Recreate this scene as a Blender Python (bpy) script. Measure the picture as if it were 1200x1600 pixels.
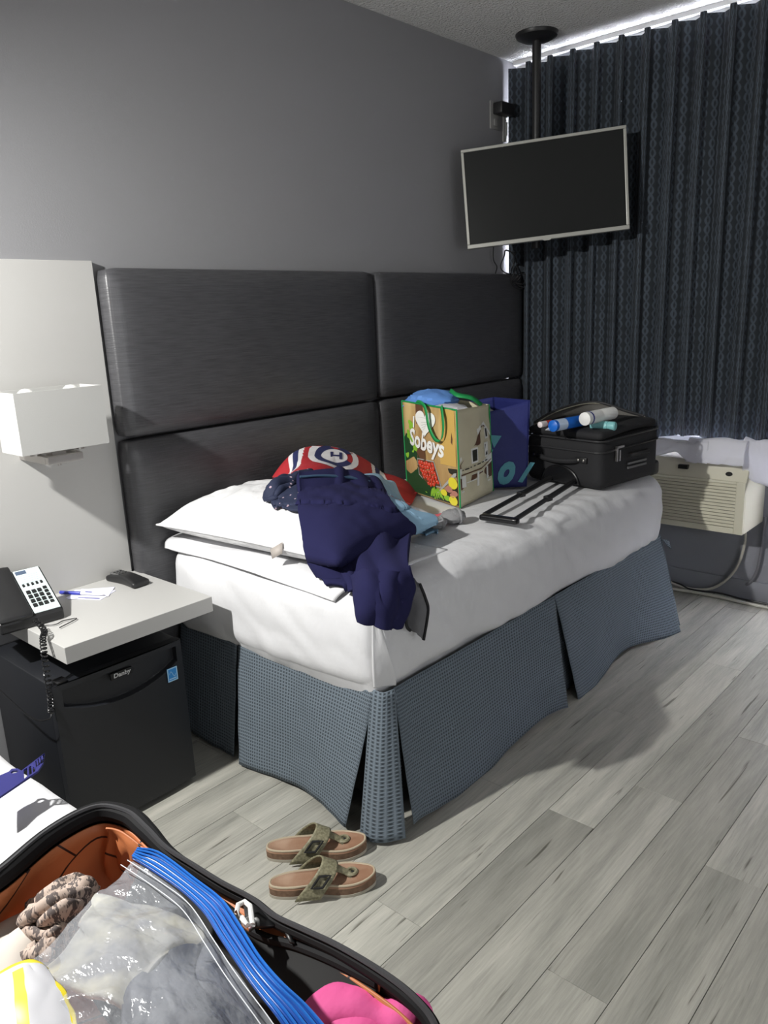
import bpy, bmesh, math, random
from mathutils import Vector, Matrix, noise
random.seed(7)
PI = math.pi
S = bpy.context.scene
COL = S.collection
for o in list(bpy.data.objects): bpy.data.objects.remove(o)

# ------------------------------------------------------------------ camera
CAM = Vector((-3.4783, -2.2152, 1.32))
yaw, pit, rol, FPX = math.radians(42.51), math.radians(-14.225), math.radians(-2.526), 1212.8
cf = Vector((math.cos(pit)*math.cos(yaw), math.cos(pit)*math.sin(yaw), math.sin(pit)))
r0 = Vector((math.sin(yaw), -math.cos(yaw), 0)); u0 = r0.cross(cf)
cr = math.cos(rol)*r0 + math.sin(rol)*u0; cu = -math.sin(rol)*r0 + math.cos(rol)*u0
cd = bpy.data.cameras.new('camera'); cam = bpy.data.objects.new('camera', cd); COL.objects.link(cam)
cam.matrix_world = Matrix(((cr.x, cu.x, -cf.x, CAM.x), (cr.y, cu.y, -cf.y, CAM.y), (cr.z, cu.z, -cf.z, CAM.z), (0, 0, 0, 1)))
cd.sensor_fit = 'VERTICAL'; cd.sensor_height = 24; cd.lens = FPX/1600*24; cd.clip_start = .02
S.camera = cam
def W(px, py, ax, val):
    "world point seen at a photo pixel, on the plane axis=val"
    d = cf + (px-600)/FPX*cr - (py-800)/FPX*cu
    return CAM + d*((val-CAM[ax])/d[ax])

# ------------------------------------------------------------------ world, light, exposure
S.view_settings.view_transform = 'Standard'; S.view_settings.look = 'None'
S.view_settings.gamma = 1; S.view_settings.use_curve_mapping = False
S.view_settings.exposure = 0.0
w = bpy.data.worlds.new('daylight'); S.world = w; w.use_nodes = True
w.node_tree.nodes['Background'].inputs[0].default_value = (.86, .88, 1, 1)
w.node_tree.nodes['Background'].inputs[1].default_value = 40
def lamp(name, kind, loc, energy, color, **k):
    d = bpy.data.lights.new(name, kind); d.energy = energy; d.color = color
    for a, b in k.items():
        if a != 'rot': setattr(d, a, b)
    o = bpy.data.objects.new(name, d); o.location = loc; o.rotation_euler = k.get('rot', (0, 0, 0)); COL.objects.link(o); return o
ml = lamp('main_lamp', 'SPOT', (-3.62, -.50, 1.92), 225, (1, .99, .955), shadow_soft_size=.03, spot_size=math.radians(142), spot_blend=.75)
ml.rotation_euler = Vector((2.1, -.85, -1.85)).to_track_quat('-Z', 'Y').to_euler()
lamp('fill_light', 'AREA', (-3.0, -3.86, 1.1), 22, (.97, .985, 1), shape='RECTANGLE', size=1.8, size_y=1.2, rot=(math.radians(90), 0, 0))  # added unseen fill panel behind the camera, not a fixture of the room

# ------------------------------------------------------------------ materials
MATS = {}
def mat(name, color=(.5, .5, .5), rough=.6, metal=0, spec=.5, bump=None, var=None, emit=None, trans=0, alpha=1, sheen=0, coat=0):
    "bump=(scale, strength, (sx,sy,sz))  var=(scale, color2, (sx,sy,sz))"
    if name in MATS: return MATS[name]
    m = bpy.data.materials.new(name); m.use_nodes = True; n = m.node_tree.nodes; l = m.node_tree.links
    b = n['Principled BSDF']
    b.inputs['Base Color'].default_value = (*color, 1); b.inputs['Roughness'].default_value = rough
    b.inputs['Metallic'].default_value = metal; b.inputs['Specular IOR Level'].default_value = spec
    b.inputs['Transmission Weight'].default_value = trans; b.inputs['Alpha'].default_value = alpha
    b.inputs['Sheen Weight'].default_value = sheen; b.inputs['Coat Weight'].default_value = coat
    tc = n.new('ShaderNodeTexCoord')
    def nz(sc, st):
        mp = n.new('ShaderNodeMapping'); mp.inputs['Scale'].default_value = st; l.new(tc.outputs['Object'], mp.inputs[0])
        t = n.new('ShaderNodeTexNoise'); t.inputs['Scale'].default_value = sc; t.inputs['Detail'].default_value = 5
        l.new(mp.outputs[0], t.inputs['Vector']); return t
    if bump:
        t = nz(bump[0], bump[2] if len(bump) > 2 else (1, 1, 1)); bp = n.new('ShaderNodeBump')
        bp.inputs['Strength'].default_value = bump[1]; bp.inputs['Distance'].default_value = bump[3] if len(bump) > 3 else .01
        l.new(t.outputs[0], bp.inputs['Height']); l.new(bp.outputs[0], b.inputs['Normal'])
    if var:
        t = nz(var[0], var[2] if len(var) > 2 else (1, 1, 1)); rp = n.new('ShaderNodeValToRGB')
        rp.color_ramp.elements[0].position = .35; rp.color_ramp.elements[1].position = .65
        rp.color_ramp.elements[0].color = (*color, 1); rp.color_ramp.elements[1].color = (*var[1], 1)
        l.new(t.outputs[0], rp.inputs[0]); l.new(rp.outputs[0], b.inputs['Base Color'])
    if emit:
        b.inputs['Emission Color'].default_value = (*emit[0], 1); b.inputs['Emission Strength'].default_value = emit[1]
    MATS[name] = m; return m
def nodes(m): return m.node_tree.nodes, m.node_tree.links, m.node_tree.nodes['Principled BSDF']
def math_node(n, l, op, a, b=None):
    x = n.new('ShaderNodeMath'); x.operation = op
    for i, v in enumerate((a, b)):
        if v is None: continue
        if isinstance(v, (int, float)): x.inputs[i].default_value = v
        else: l.new(v, x.inputs[i])
    return x.outputs[0]

M_wall = mat('grey_paint', (.25, .25, .26), .75, bump=(220, .12, (1, 1, 1), .002))
M_wallwin = mat('pale_grey_paint', (.24, .245, .275), .7, bump=(220, .12, (1, 1, 1), .002))
M_ceil = mat('stipple_ceiling', (.78, .78, .76), .95, bump=(95, 1.0, (1, 1, 1), .02))
M_plate = mat('ivory_plate', (.26, .26, .25), .5)
M_lam = mat('white_laminate', (.47, .465, .45), .45, bump=(300, .03))
M_white = mat('white_plastic', (.78, .78, .76), .5)
M_blk = mat('black_plastic', (.012, .012, .013), .42)
M_blkg = mat('black_gloss', (.008, .008, .009), .25)
M_frg = mat('black_enamel', (.007, .008, .011), .5, bump=(500, .25, (1, 1, 1), .001))
M_blkcloth = mat('black_nylon', (.012, .012, .014), .8, bump=(500, .4, (1, 1, 1), .002))
M_rail = mat('rail_white', (.7, .7, .7), .5)
M_chrome = mat('chrome', (.62, .6, .57), .28, 1)
M_nick = mat('brushed_nickel', (.42, .40, .38), .4, .8)
M_sheet = mat('white_cotton', (.66, .66, .675), .85, sheen=.1, bump=(6, .4, (1, 1, .5), .03))
M_pill = mat('pillow_cotton', (.70, .70, .71), .85, bump=(8, .5, (1, 1, 2), .03))
M_ac = mat('beige_plastic', (.60, .575, .46), .5)
M_dark = mat('dark_cavity', (.01, .01, .01), .9)
M_navy = mat('navy_knit', (.017, .017, .060), 1.0, spec=.15, bump=(600, .3, (1, 1, 1), .002))
M_towel = mat('white_terry', (.88, .88, .92), .95, bump=(400, .5, (1, 1, 1), .003))
def _t():
    n, l, b = nodes(M_towel); out = n['Material Output']; tr = n.new('ShaderNodeBsdfTranslucent'); tr.inputs[0].default_value = (.95, .95, 1, 1)
    mx = n.new('ShaderNodeMixShader'); mx.inputs[0].default_value = .5; l.new(b.outputs[0], mx.inputs[1]); l.new(tr.outputs[0], mx.inputs[2]); l.new(mx.outputs[0], out.inputs[0])
M_green = mat('green_webbing', (.01, .27, .07), .6)
M_cord = mat('white_cable', (.5, .48, .42), .5)
M_cordg = mat('grey_cable', (.16, .16, .18), .5)

_t()
# vinyl headboard : fine horizontal grain
M_vinyl = mat('grey_vinyl', (.036, .036, .040), .40, spec=.6)
def _v():
    n, l, b = nodes(M_vinyl); tc = n.new('ShaderNodeTexCoord')
    mp = n.new('ShaderNodeMapping'); mp.inputs['Scale'].default_value = (14, 14, 330); l.new(tc.outputs['Object'], mp.inputs[0])
    t = n.new('ShaderNodeTexNoise'); t.inputs['Scale'].default_value = 1; t.inputs['Detail'].default_value = 3; l.new(mp.outputs[0], t.inputs['Vector'])
    mp2 = n.new('ShaderNodeMapping'); mp2.inputs['Scale'].default_value = (300, 30, 10); l.new(tc.outputs['Object'], mp2.inputs[0])
    t2 = n.new('ShaderNodeTexNoise'); t2.inputs['Scale'].default_value = 1; l.new(mp2.outputs[0], t2.inputs['Vector'])
    h = math_node(n, l, 'ADD', t.outputs[0], math_node(n, l, 'MULTIPLY', t2.outputs[0], .5))
    bp = n.new('ShaderNodeBump'); bp.inputs['Strength'].default_value = .35; bp.inputs['Distance'].default_value = .002
    l.new(h, bp.inputs['Height']); l.new(bp.outputs[0], b.inputs['Normal'])
    rp = n.new('ShaderNodeValToRGB'); rp.color_ramp.elements[0].position = .3; rp.color_ramp.elements[1].position = .75
    rp.color_ramp.elements[0].color = (.040, .040, .044, 1); rp.color_ramp.elements[1].color = (.072, .072, .078, 1)
    l.new(t.outputs[0], rp.inputs[0]); l.new(rp.outputs[0], b.inputs['Base Color'])
_v()
# floor planks : each object picks its own tone
M_plank = mat('grey_vinyl_plank', (.3, .3, .28), .42, spec=.4)
def _p():
    n, l, b = nodes(M_plank); tc = n.new('ShaderNodeTexCoord'); oi = n.new('ShaderNodeObjectInfo')
    off = n.new('ShaderNodeVectorMath'); off.operation = 'ADD'; cmb = n.new('ShaderNodeCombineXYZ')
    r100 = math_node(n, l, 'MULTIPLY', oi.outputs['Random'], 97.0)
    l.new(r100, cmb.inputs[0]); l.new(r100, cmb.inputs[1]); l.new(tc.outputs['Object'], off.inputs[0]); l.new(cmb.outputs[0], off.inputs[1])
    def nz(sc, det, rough=.6):
        mp = n.new('ShaderNodeMapping'); mp.inputs['Scale'].default_value = sc; l.new(off.outputs[0], mp.inputs[0])
        t = n.new('ShaderNodeTexNoise'); t.inputs['Scale'].default_value = 1; t.inputs['Detail'].default_value = det; t.inputs['Roughness'].default_value = rough
        t.inputs['Distortion'].default_value = .4; l.new(mp.outputs[0], t.inputs['Vector']); return t.outputs[0]
    fine = nz((9, 170, 1), 6, .7); mid = nz((1.6, 16, 1), 4); crack = nz((4.0, 75, 1), 3, .5); broad = nz((1.2, 5, 1), 2)
    rp = n.new('ShaderNodeValToRGB'); e = rp.color_ramp.elements
    e[0].position = .33; e[0].color = (.235, .235, .208, 1); e[1].position = .69; e[1].color = (.50, .485, .43, 1)
    s = math_node(n, l, 'ADD', math_node(n, l, 'MULTIPLY', fine, .42), math_node(n, l, 'MULTIPLY', mid, .58)); l.new(s, rp.inputs[0])
    cr_ = n.new('ShaderNodeValToRGB'); cr_.color_ramp.elements[0].position = .275; cr_.color_ramp.elements[0].color = (.35, .34, .32, 1)
    cr_.color_ramp.elements[1].position = .345; cr_.color_ramp.elements[1].color = (1, 1, 1, 1); l.new(crack, cr_.inputs[0])
    mx = n.new('ShaderNodeMix'); mx.data_type = 'RGBA'; mx.blend_type = 'MULTIPLY'; mx.inputs[0].default_value = 1
    l.new(rp.outputs[0], mx.inputs[6]); l.new(cr_.outputs[0], mx.inputs[7])
    tone = math_node(n, l, 'ADD', math_node(n, l, 'MULTIPLY', oi.outputs['Random'], .34), math_node(n, l, 'ADD', math_node(n, l, 'MULTIPLY', broad, .3), .68))
    tv = n.new('ShaderNodeVectorMath'); tv.operation = 'SCALE'; l.new(mx.outputs[2], tv.inputs[0]); l.new(tone, tv.inputs['Scale'])
    l.new(tv.outputs[0], b.inputs['Base Color'])
    bp = n.new('ShaderNodeBump'); bp.inputs['Strength'].default_value = .35; bp.inputs['Distance'].default_value = .002; l.new(s, bp.inputs['Height']); l.new(bp.outputs[0], b.inputs['Normal'])
_p()
# waffle weave skirt (uv in metres)
M_waf = mat('blue_grey_waffle', (.09, .11, .13), .9)
def _w():
    n, l, b = nodes(M_waf); uv = n.new('ShaderNodeUVMap'); sp = n.new('ShaderNodeSeparateXYZ'); l.new(uv.outputs[0], sp.inputs[0])
    k = 2*PI/.0100
    a = math_node(n, l, 'COSINE', math_node(n, l, 'MULTIPLY', sp.outputs[0], k)); c = math_node(n, l, 'COSINE', math_node(n, l, 'MULTIPLY', sp.outputs[1], k))
    h = math_node(n, l, 'MAXIMUM', a, c)
    rp = n.new('ShaderNodeValToRGB'); e = rp.color_ramp.elements; e[0].position = .0; e[0].color = (.022, .030, .038, 1); e[1].position = 1; e[1].color = (.15, .185, .22, 1)
    h01 = math_node(n, l, 'ADD', math_node(n, l, 'MULTIPLY', h, .5), .5)
    l.new(h01, rp.inputs[0]); l.new(rp.outputs[0], b.inputs['Base Color'])
    bp = n.new('ShaderNodeBump'); bp.inputs['Strength'].default_value = .8; bp.inputs['Distance'].default_value = .002; l.new(h01, bp.inputs['Height']); l.new(bp.outputs[0], b.inputs['Normal'])
_w()
# curtain : dark slate with broken vertical chains of paler weave
M_cur = mat('slate_curtain', (.02, .03, .04), .8, sheen=.1)
def _c():
    n, l, b = nodes(M_cur); uv = n.new('ShaderNodeUVMap'); sp = n.new('ShaderNodeSeparateXYZ'); l.new(uv.outputs[0], sp.inputs[0])
    U, V = sp.outputs[0], sp.outputs[1]
    tn = n.new('ShaderNodeTexNoise'); tn.inputs['Scale'].default_value = 1; mp = n.new('ShaderNodeMapping'); mp.inputs['Scale'].default_value = (60, 14, 1)
    l.new(uv.outputs[0], mp.inputs[0]); l.new(mp.outputs[0], tn.inputs['Vector'])
    ph = math_node(n, l, 'MULTIPLY', math_node(n, l, 'SINE', math_node(n, l, 'MULTIPLY', V, 2*PI/.075)), 1.45)
    a = math_node(n, l, 'MULTIPLY', U, 2*PI/.0155)
    s1 = math_node(n, l, 'SINE', math_node(n, l, 'ADD', a, ph)); s2 = math_node(n, l, 'SINE', math_node(n, l, 'SUBTRACT', a, ph))
    m = math_node(n, l, 'MAXIMUM', s1, s2)
    t = math_node(n, l, 'ADD', m, math_node(n, l, 'MULTIPLY', math_node(n, l, 'SUBTRACT', tn.outputs[0], .5), 1.0))
    rp = n.new('ShaderNodeValToRGB'); e = rp.color_ramp.elements; e[0].position = .55; e[0].color = (.010, .015, .021, 1); e[1].position = 1.15; e[1].color = (.046, .060, .080, 1)
    l.new(t, rp.inputs[0]); l.new(rp.outputs[0], b.inputs['Base Color'])
_c()
# orange printed lining with dark line print
M_lin = mat('orange_lining', (.52, .17, .06), .55)
def _l():
    n, l, b = nodes(M_lin); tc = n.new('ShaderNodeTexCoord')
    br = n.new('ShaderNodeTexBrick'); br.inputs['Scale'].default_value = 8; br.inputs['Mortar Size'].default_value = .010; br.offset = .37; br.inputs['Brick Width'].default_value = .8; br.inputs['Row Height'].default_value = .5
    mp = n.new('ShaderNodeMapping'); mp.inputs['Rotation'].default_value = (.9, .5, .4); l.new(tc.outputs['Object'], mp.inputs[0]); l.new(mp.outputs[0], br.inputs['Vector'])
    br.inputs['Color1'].default_value = (.50, .165, .06, 1); br.inputs['Color2'].default_value = (.56, .19, .07, 1); br.inputs['Mortar'].default_value = (.03, .012, .01, 1)
    l.new(br.outputs[0], b.inputs['Base Color'])
_l()
# clear bag film
M_film = mat('clear_film', (.62, .65, .70), .16, spec=1, alpha=.28, bump=(20, .9, (1, .5, 1), .02))
M_film.node_tree.nodes['Principled BSDF'].inputs['IOR'].default_value = 1.5
M_glass = mat('window_glass', (.9, .95, 1), .02, alpha=.12)
M_mesh = mat('dark_mesh', (.02, .02, .03), .7, alpha=.55)

# ------------------------------------------------------------------ geometry helpers
class G:
    def __init__(s): s.v = []; s.f = []; s.m = []; s.uv = []
    def add(s, vs, fs, mi=0, uv=None):
        k = len(s.v); s.v += [Vector(p) for p in vs]; s.f += [tuple(i+k for i in f) for f in fs]; s.m += [mi]*len(fs)
        s.uv += list(uv) if uv else [(p[0], p[2]) for p in vs]; return s
    def box(s, a, b, mi=0):
        x0, y0, z0 = a; x1, y1, z1 = b
        return s.add([(x0,y0,z0),(x1,y0,z0),(x1,y1,z0),(x0,y1,z0),(x0,y0,z1),(x1,y0,z1),(x1,y1,z1),(x0,y1,z1)],
                     [(0,3,2,1),(4,5,6,7),(0,1,5,4),(1,2,6,5),(2,3,7,6),(3,0,4,7)], mi)
    def tube(s, pts, r, n=10, mi=0, closed=False, cap=True):
        pts = [Vector(p) for p in pts]; N = len(pts); vs = []; up = Vector((0, 0, 1)); prev = None
        for i, p in enumerate(pts):
            t = (pts[(i+1) % N] - pts[i-1]) if closed else (pts[min(i+1, N-1)]-pts[max(i-1, 0)])
            t.normalize()
            if prev is None:
                a = t.cross(up if abs(t.z) < .9 else Vector((1, 0, 0))).normalized()
            else: a = (prev - t*prev.dot(t)).normalized()
            prev = a; b = t.cross(a); rr = r[i] if isinstance(r, (list, tuple)) else r
            vs += [p + rr*(math.cos(2*PI*k/n)*a + math.sin(2*PI*k/n)*b) for k in range(n)]
        fs = [(i*n+k, i*n+(k+1) % n, ((i+1) % N)*n+(k+1) % n, ((i+1) % N)*n+k) for i in range(N if closed else N-1) for k in range(n)]
        if not closed and cap: fs += [tuple(range(n))[::-1], tuple((N-1)*n+k for k in range(n))]
        return s.add(vs, fs, mi)
    def lathe(s, prof, n=24, mi=0, c=(0, 0, 0), axis='z'):
        vs = []
        for r, z in prof:
            for k in range(n):
                a = 2*PI*k/n; p = (r*math.cos(a), r*math.sin(a), z)
                if axis == 'x': p = (p[2], p[0], p[1])
                if axis == 'y': p = (p[0], p[2], p[1])
                vs.append(Vector(p)+Vector(c))
        fs = [(i*n+k, i*n+(k+1) % n, (i+1)*n+(k+1) % n, (i+1)*n+k) for i in range(len(prof)-1) for k in range(n)]
        fs += [tuple(range(n))[::-1], tuple((len(prof)-1)*n+k for k in range(n))]
        return s.add(vs, fs, mi)
    def grid(s, fn, nu, nv, mi=0, uvf=None, cu_=False):
        vs = [fn(i/nu, j/nv) for j in range(nv+1) for i in range(nu+1)]
        uv = [(uvf(i/nu, j/nv) if uvf else (i/nu, j/nv)) for j in range(nv+1) for i in range(nu+1)]
        fs = [(j*(nu+1)+i, j*(nu+1)+i+1, (j+1)*(nu+1)+i+1, (j+1)*(nu+1)+i) for j in range(nv) for i in range(nu)]
        return s.add(vs, fs, mi, uv)
    def prism(s, poly, fn, mi=0):
        "poly 2D outline, fn(x,y,h) maps; h in (0,1)"
        n = len(poly); vs = [fn(x, y, 0) for x, y in poly] + [fn(x, y, 1) for x, y in poly]
        return s.add(vs, [tuple(range(n))[::-1], tuple(range(n, 2*n))] + [(i, (i+1) % n, n+(i+1) % n, n+i) for i in range(n)], mi)
    def xf(s, M):
        s.v = [M @ v for v in s.v]; return s
    def map(s, fn):
        s.v = [Vector(fn(v)) for v in s.v]; return s
def rbox(size, r, seg=3, c=(0, 0, 0), sub=0):
    bm = bmesh.new(); bmesh.ops.create_cube(bm, size=1)
    for v in bm.verts: v.co = Vector((v.co.x*size[0], v.co.y*size[1], v.co.z*size[2])) + Vector(c)
    if r: bmesh.ops.bevel(bm, geom=list(bm.edges), offset=r, segments=seg, profile=.5, affect='EDGES')
    g = G(); bm.verts.index_update(); g.add([v.co.copy() for v in bm.verts], [[v.index for v in f.verts] for f in bm.faces]); bm.free(); return g
def softbox(lo, hi, r, n):
    "rounded box with a dense grid"
    lo, hi = Vector(lo), Vector(hi); g = G(); seen = {}
    def vert(p):
        k = tuple(round(x, 5) for x in p)
        if k not in seen:
            q = Vector([min(max(p[i], lo[i]+r), hi[i]-r) for i in range(3)]); d = Vector(p)-q
            if d.length > 1e-9: d = d.normalized()*r
            seen[k] = len(g.v); g.v.append(q+d); g.uv.append((p[0]+p[1], p[2]))
        return seen[k]
    for ax in range(3):
        a, b = (ax+1) % 3, (ax+2) % 3
        for side in (lo[ax], hi[ax]):
            for i in range(n[a]):
                for j in range(n[b]):
                    q = []
                    for di, dj in ((0, 0), (1, 0), (1, 1), (0, 1)):
                        p = [0, 0, 0]; p[ax] = side; p[a] = lo[a]+(hi[a]-lo[a])*(i+di)/n[a]; p[b] = lo[b]+(hi[b]-lo[b])*(j+dj)/n[b]; q.append(vert(p))
                    if side == lo[ax]: q.reverse()
                    g.f.append(tuple(q)); g.m.append(0)
    return g
def obj(name, g, mats, parent=None, smooth=True, solid=0, bev=0, sub=0, label=None, auto=35, weld=False):
    me = bpy.data.meshes.new(name); me.from_pydata([tuple(v) for v in g.v], [], g.f)
    if not isinstance(mats, (list, tuple)): mats = [mats]
    for m in mats: me.materials.append(m)
    for p, mi in zip(me.polygons, g.m): p.material_index = mi
    ul = me.uv_layers.new(name='UVMap')
    for lp in me.loops: ul.data[lp.index].uv = g.uv[lp.vertex_index]
    if smooth:
        for p in me.polygons: p.use_smooth = True
        if auto: me.set_sharp_from_angle(angle=math.radians(auto))
    me.update()
    o = bpy.data.objects.new(name, me); COL.objects.link(o)
    if parent: o.parent = parent
    if bev:
        b = o.modifiers.new('bevel', 'BEVEL'); b.width = bev; b.segments = 2; b.limit_method = 'ANGLE'
    if solid: q = o.modifiers.new('solid', 'SOLIDIFY'); q.thickness = solid; q.offset = -1
    if sub: q = o.modifiers.new('sub', 'SUBSURF'); q.levels = q.render_levels = sub
    if label: o['label'] = label
    return o
def thing(name, label, cat, loc=(0, 0, 0), rz=0, group=None, rot=None):
    o = bpy.data.objects.new(name, None); o.empty_display_size = .1; COL.objects.link(o); o.location = loc
    o.rotation_euler = rot or (0, 0, rz); return tag(o, label, cat, group)
def tag(o, label, cat, group=None):
    o['label'] = label; o['category'] = cat
    if group: o['group'] = group
    return o
def struct(o): o['kind'] = 'structure'; return o
def L(g, root):
    "world-space geometry into a thing's local space"
    return g.xf((Matrix.Translation(root.location) @ root.rotation_euler.to_matrix().to_4x4()).inverted())
def cr1(P, t):
    n = len(P)-1; x = min(max(t, 0), 1)*n; i = min(int(x), n-1); f = x-i
    p0, p1, p2, p3 = P[max(i-1, 0)], P[i], P[i+1], P[min(i+2, n)]
    return .5*((2*p1)+(p2-p0)*f+(2*p0-5*p1+4*p2-p3)*f*f+(3*p1-p0-3*p2+p3)*f**3)
def smoothpath(P, n):
    P = [Vector(p) for p in P]; return [cr1(P, i/n) for i in range(n+1)]
def surf(rows):
    R = [[Vector(p) for p in r] for r in rows]
    return lambda u, v: cr1([cr1(r, u) for r in R], v)
def cloth(rows, nu=50, nv=50, amp=.004, freq=18, seed=0, fold=None, st=(1, 1), over=None, gap=.010):
    "draped sheet through a net of points with folds along the normal"
    F = surf(rows); e = 1e-3
    def fn(u, v):
        p = F(u, v); d1 = F(min(u+e, 1), v)-F(max(u-e, 0), v); d2 = F(u, min(v+e, 1))-F(u, max(v-e, 0)); nn = d1.cross(d2)
        nn = nn.normalized() if nn.length > 1e-12 else Vector((0, 0, 1))
        a = seed*1.3; cu2, cv2 = u*math.cos(a)+v*math.sin(a), v*math.cos(a)-u*math.sin(a)
        h = amp*(1-2.4*abs(noise.noise(Vector((cu2*freq*.22*st[0]+seed, cv2*freq*.09*st[1], seed*1.7))))) + amp*.35*noise.noise(Vector((u*freq*.3+seed, v*freq*.3, 3.1)))
        if fold: h += fold(u, v)
        p = p+nn*h
        return clampcam(p, over, gap) if over else p
    g = G(); wu = (F(1, .5)-F(0, .5)).length; wv = (F(.5, 1)-F(.5, 0)).length
    g.grid(fn, nu, nv, uvf=lambda u, v: (u*wu, v*wv)); g.F = fn; return g
from mathutils.bvhtree import BVHTree
BV = {}
def solid_of(key, *objs):
    "collision surface of finished objects, for laying cloth on them"
    bpy.context.view_layer.update(); vs = []; fs = []
    for o in objs:
        k = len(vs); vs += [o.matrix_world @ v.co for v in o.data.vertices]; fs += [tuple(i+k for i in p.vertices) for p in o.data.polygons]
    BV[key] = BVHTree.FromPolygons(vs, fs)
def clampcam(p, over, gap):
    for k in over:
        d = p-CAM; D = d.length; d /= D; hit = BV[k].ray_cast(CAM, d)
        if hit[0] is not None and hit[3]-gap < D: p = CAM+d*(hit[3]-gap)
    return p
def px(rows, ax=1): return [[W(a, b, ax, c) for a, b, c in r] for r in rows]
def txt(s, size=1, shear=0, bold=0, sx=1):
    c = bpy.data.curves.new('t', 'FONT'); c.body = s; c.size = size; c.shear = shear; c.offset = bold; c.align_x = 'CENTER'; c.align_y = 'CENTER'; c.resolution_u = 3
    return c2g(c, sx)
def c2g(c, sx=1):
    o = bpy.data.objects.new('t', c); COL.objects.link(o); dg = bpy.context.evaluated_depsgraph_get(); me = o.evaluated_get(dg).to_mesh()
    g = G(); g.add([(v.co.x*sx, v.co.y, v.co.z) for v in me.vertices], [tuple(p.vertices) for p in me.polygons])
    o.evaluated_get(dg).to_mesh_clear(); bpy.data.objects.remove(o); bpy.data.curves.remove(c); return g
def shape2d(loops, ext=0):
    c = bpy.data.curves.new('s', 'CURVE'); c.dimensions = '2D'; c.fill_mode = 'BOTH'; c.extrude = ext
    for lp in loops:
        s = c.splines.new('POLY'); s.points.add(len(lp)-1); s.use_cyclic_u = True
        for p, q in zip(s.points, lp): p.co = (q[0], q[1], 0, 1)
    return c2g(c)
def ell(cx, cy, rx, ry, n=14, a=0):
    return [(cx+rx*math.cos(2*PI*k/n)*math.cos(a)-ry*math.sin(2*PI*k/n)*math.sin(a), cy+rx*math.cos(2*PI*k/n)*math.sin(a)+ry*math.sin(2*PI*k/n)*math.cos(a)) for k in range(n)]
def blob(c, r, amp=.15, freq=3, seed=0, nu=28, nv=18, flat=0):
    "crumpled rounded lump"
    c = Vector(c)
    def fn(u, v):
        a, b = 2*PI*u, PI*(v-.5); d = Vector((math.cos(a)*math.cos(b), math.sin(a)*math.cos(b), math.sin(b)))
        k = 1+amp*(noise.noise(Vector((d.x*freq+seed, d.y*freq, d.z*freq)))+.5*noise.noise(Vector((d.x*freq*2.5, d.y*freq*2.5+seed, d.z*freq*2.5))))
        p = Vector((d.x*r[0], d.y*r[1], d.z*r[2]))*k
        if flat and p.z < -flat: p.z = -flat
        return c+p
    return G().grid(fn, nu, nv)

# ------------------------------------------------------------------ the room shell
H = 2.44; XW = .06
floor = struct(obj('floor', G().box((-5.4, -3.9, -.06), (XW, 0, -.0035)), M_dark, smooth=False))
PWD, PL = .135, 1.148
ends = {0: -1.238, 1: -1.840, 2: -1.593, 3: -2.308-PL*0, -1: -.685, -2: -2.12, -3: -1.75, -4: -2.39, 4: -1.80, 5: -2.9, 6: -2.35}
proto = {}
rndp = random.Random(3)
for k in range(-9, 21):
    y1 = min(-1.137-PWD*k, 0); y0 = max(-1.137-PWD*(k+1), -3.9)
    if y1-y0 < .01: continue
    e = ends.get(k, rndp.uniform(-2.6, -1.6)); x = e
    while x > -5.4: x -= PL
    while x < XW:
        a, b = max(x, -5.4), min(x+PL, XW)
        if b-a > .02:
            key = (round(b-a, 3), round(y1-y0, 3))
            if key not in proto:
                g = rbox((b-a-.0012, y1-y0-.0014, .003), .0004, 1)
                o = obj('plank', g, M_plank, floor, smooth=False); proto[key] = o
            else:
                o = proto[key].copy(); COL.objects.link(o); o.parent = floor
            o.location = ((a+b)/2, (y0+y1)/2, -.0018)
        x += PL
struct(obj('ceiling', G().box((-5.4, -3.9, H), (XW, 0, H+.08)), M_ceil, smooth=False))
struct(obj('wall_headboard', G().box((-5.5, 0, -.08), (XW+.14, .1, H+.08)), M_wall, smooth=False))
struct(obj('wall_entry', G().box((-5.5, -4.0, -.08), (-5.4, 0, H+.08)), M_wall, smooth=False))
struct(obj('wall_opposite', G().box((-5.4, -4.0, -.08), (XW+.14, -3.9, H+.08)), M_wall, smooth=False))
# window wall with an opening from z .86 up
wy0, wy1, wz0, wz1 = -2.9, -.02, .725, 2.40
g = G(); g.box((XW, -3.9, -.08), (XW+.14, 0, wz0)); g.box((XW, -3.9, wz1), (XW+.14, 0, H+.08)); g.box((XW, wy1, wz0), (XW+.14, 0, wz1)); g.box((XW, -3.9, wz0), (XW+.14, wy0, wz1))
struct(obj('wall_window', g, M_wallwin, smooth=False))
win = struct(bpy.data.objects.new('window_1', None)); COL.objects.link(win); win.location = (XW+.08, 0, wz0)
g = G()
for a, b in (((-.03, wy0, 0), (.03, wy1, .05)), ((-.03, wy0, wz1-wz0-.05), (.03, wy1, wz1-wz0)), ((-.03, wy0, .05), (.03, wy0+.05, wz1-wz0-.05)), ((-.03, wy1-.05, .05), (.03, wy1, wz1-wz0-.05)), ((-.03, -1.5, .05), (.03, -1.45, wz1-wz0-.05))): g.box(a, b)
obj('window_frame', g, M_white, win, smooth=False)
obj('pane', G().box((-.004, wy0+.05, .05), (.004, wy1-.05, wz1-wz0-.05)), M_glass, win, smooth=False)
struct(obj('baseboard_window', rbox((.012, 3.85, .09), .003, 2, (XW-.006, -1.96, .045)), M_wallwin))

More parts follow.
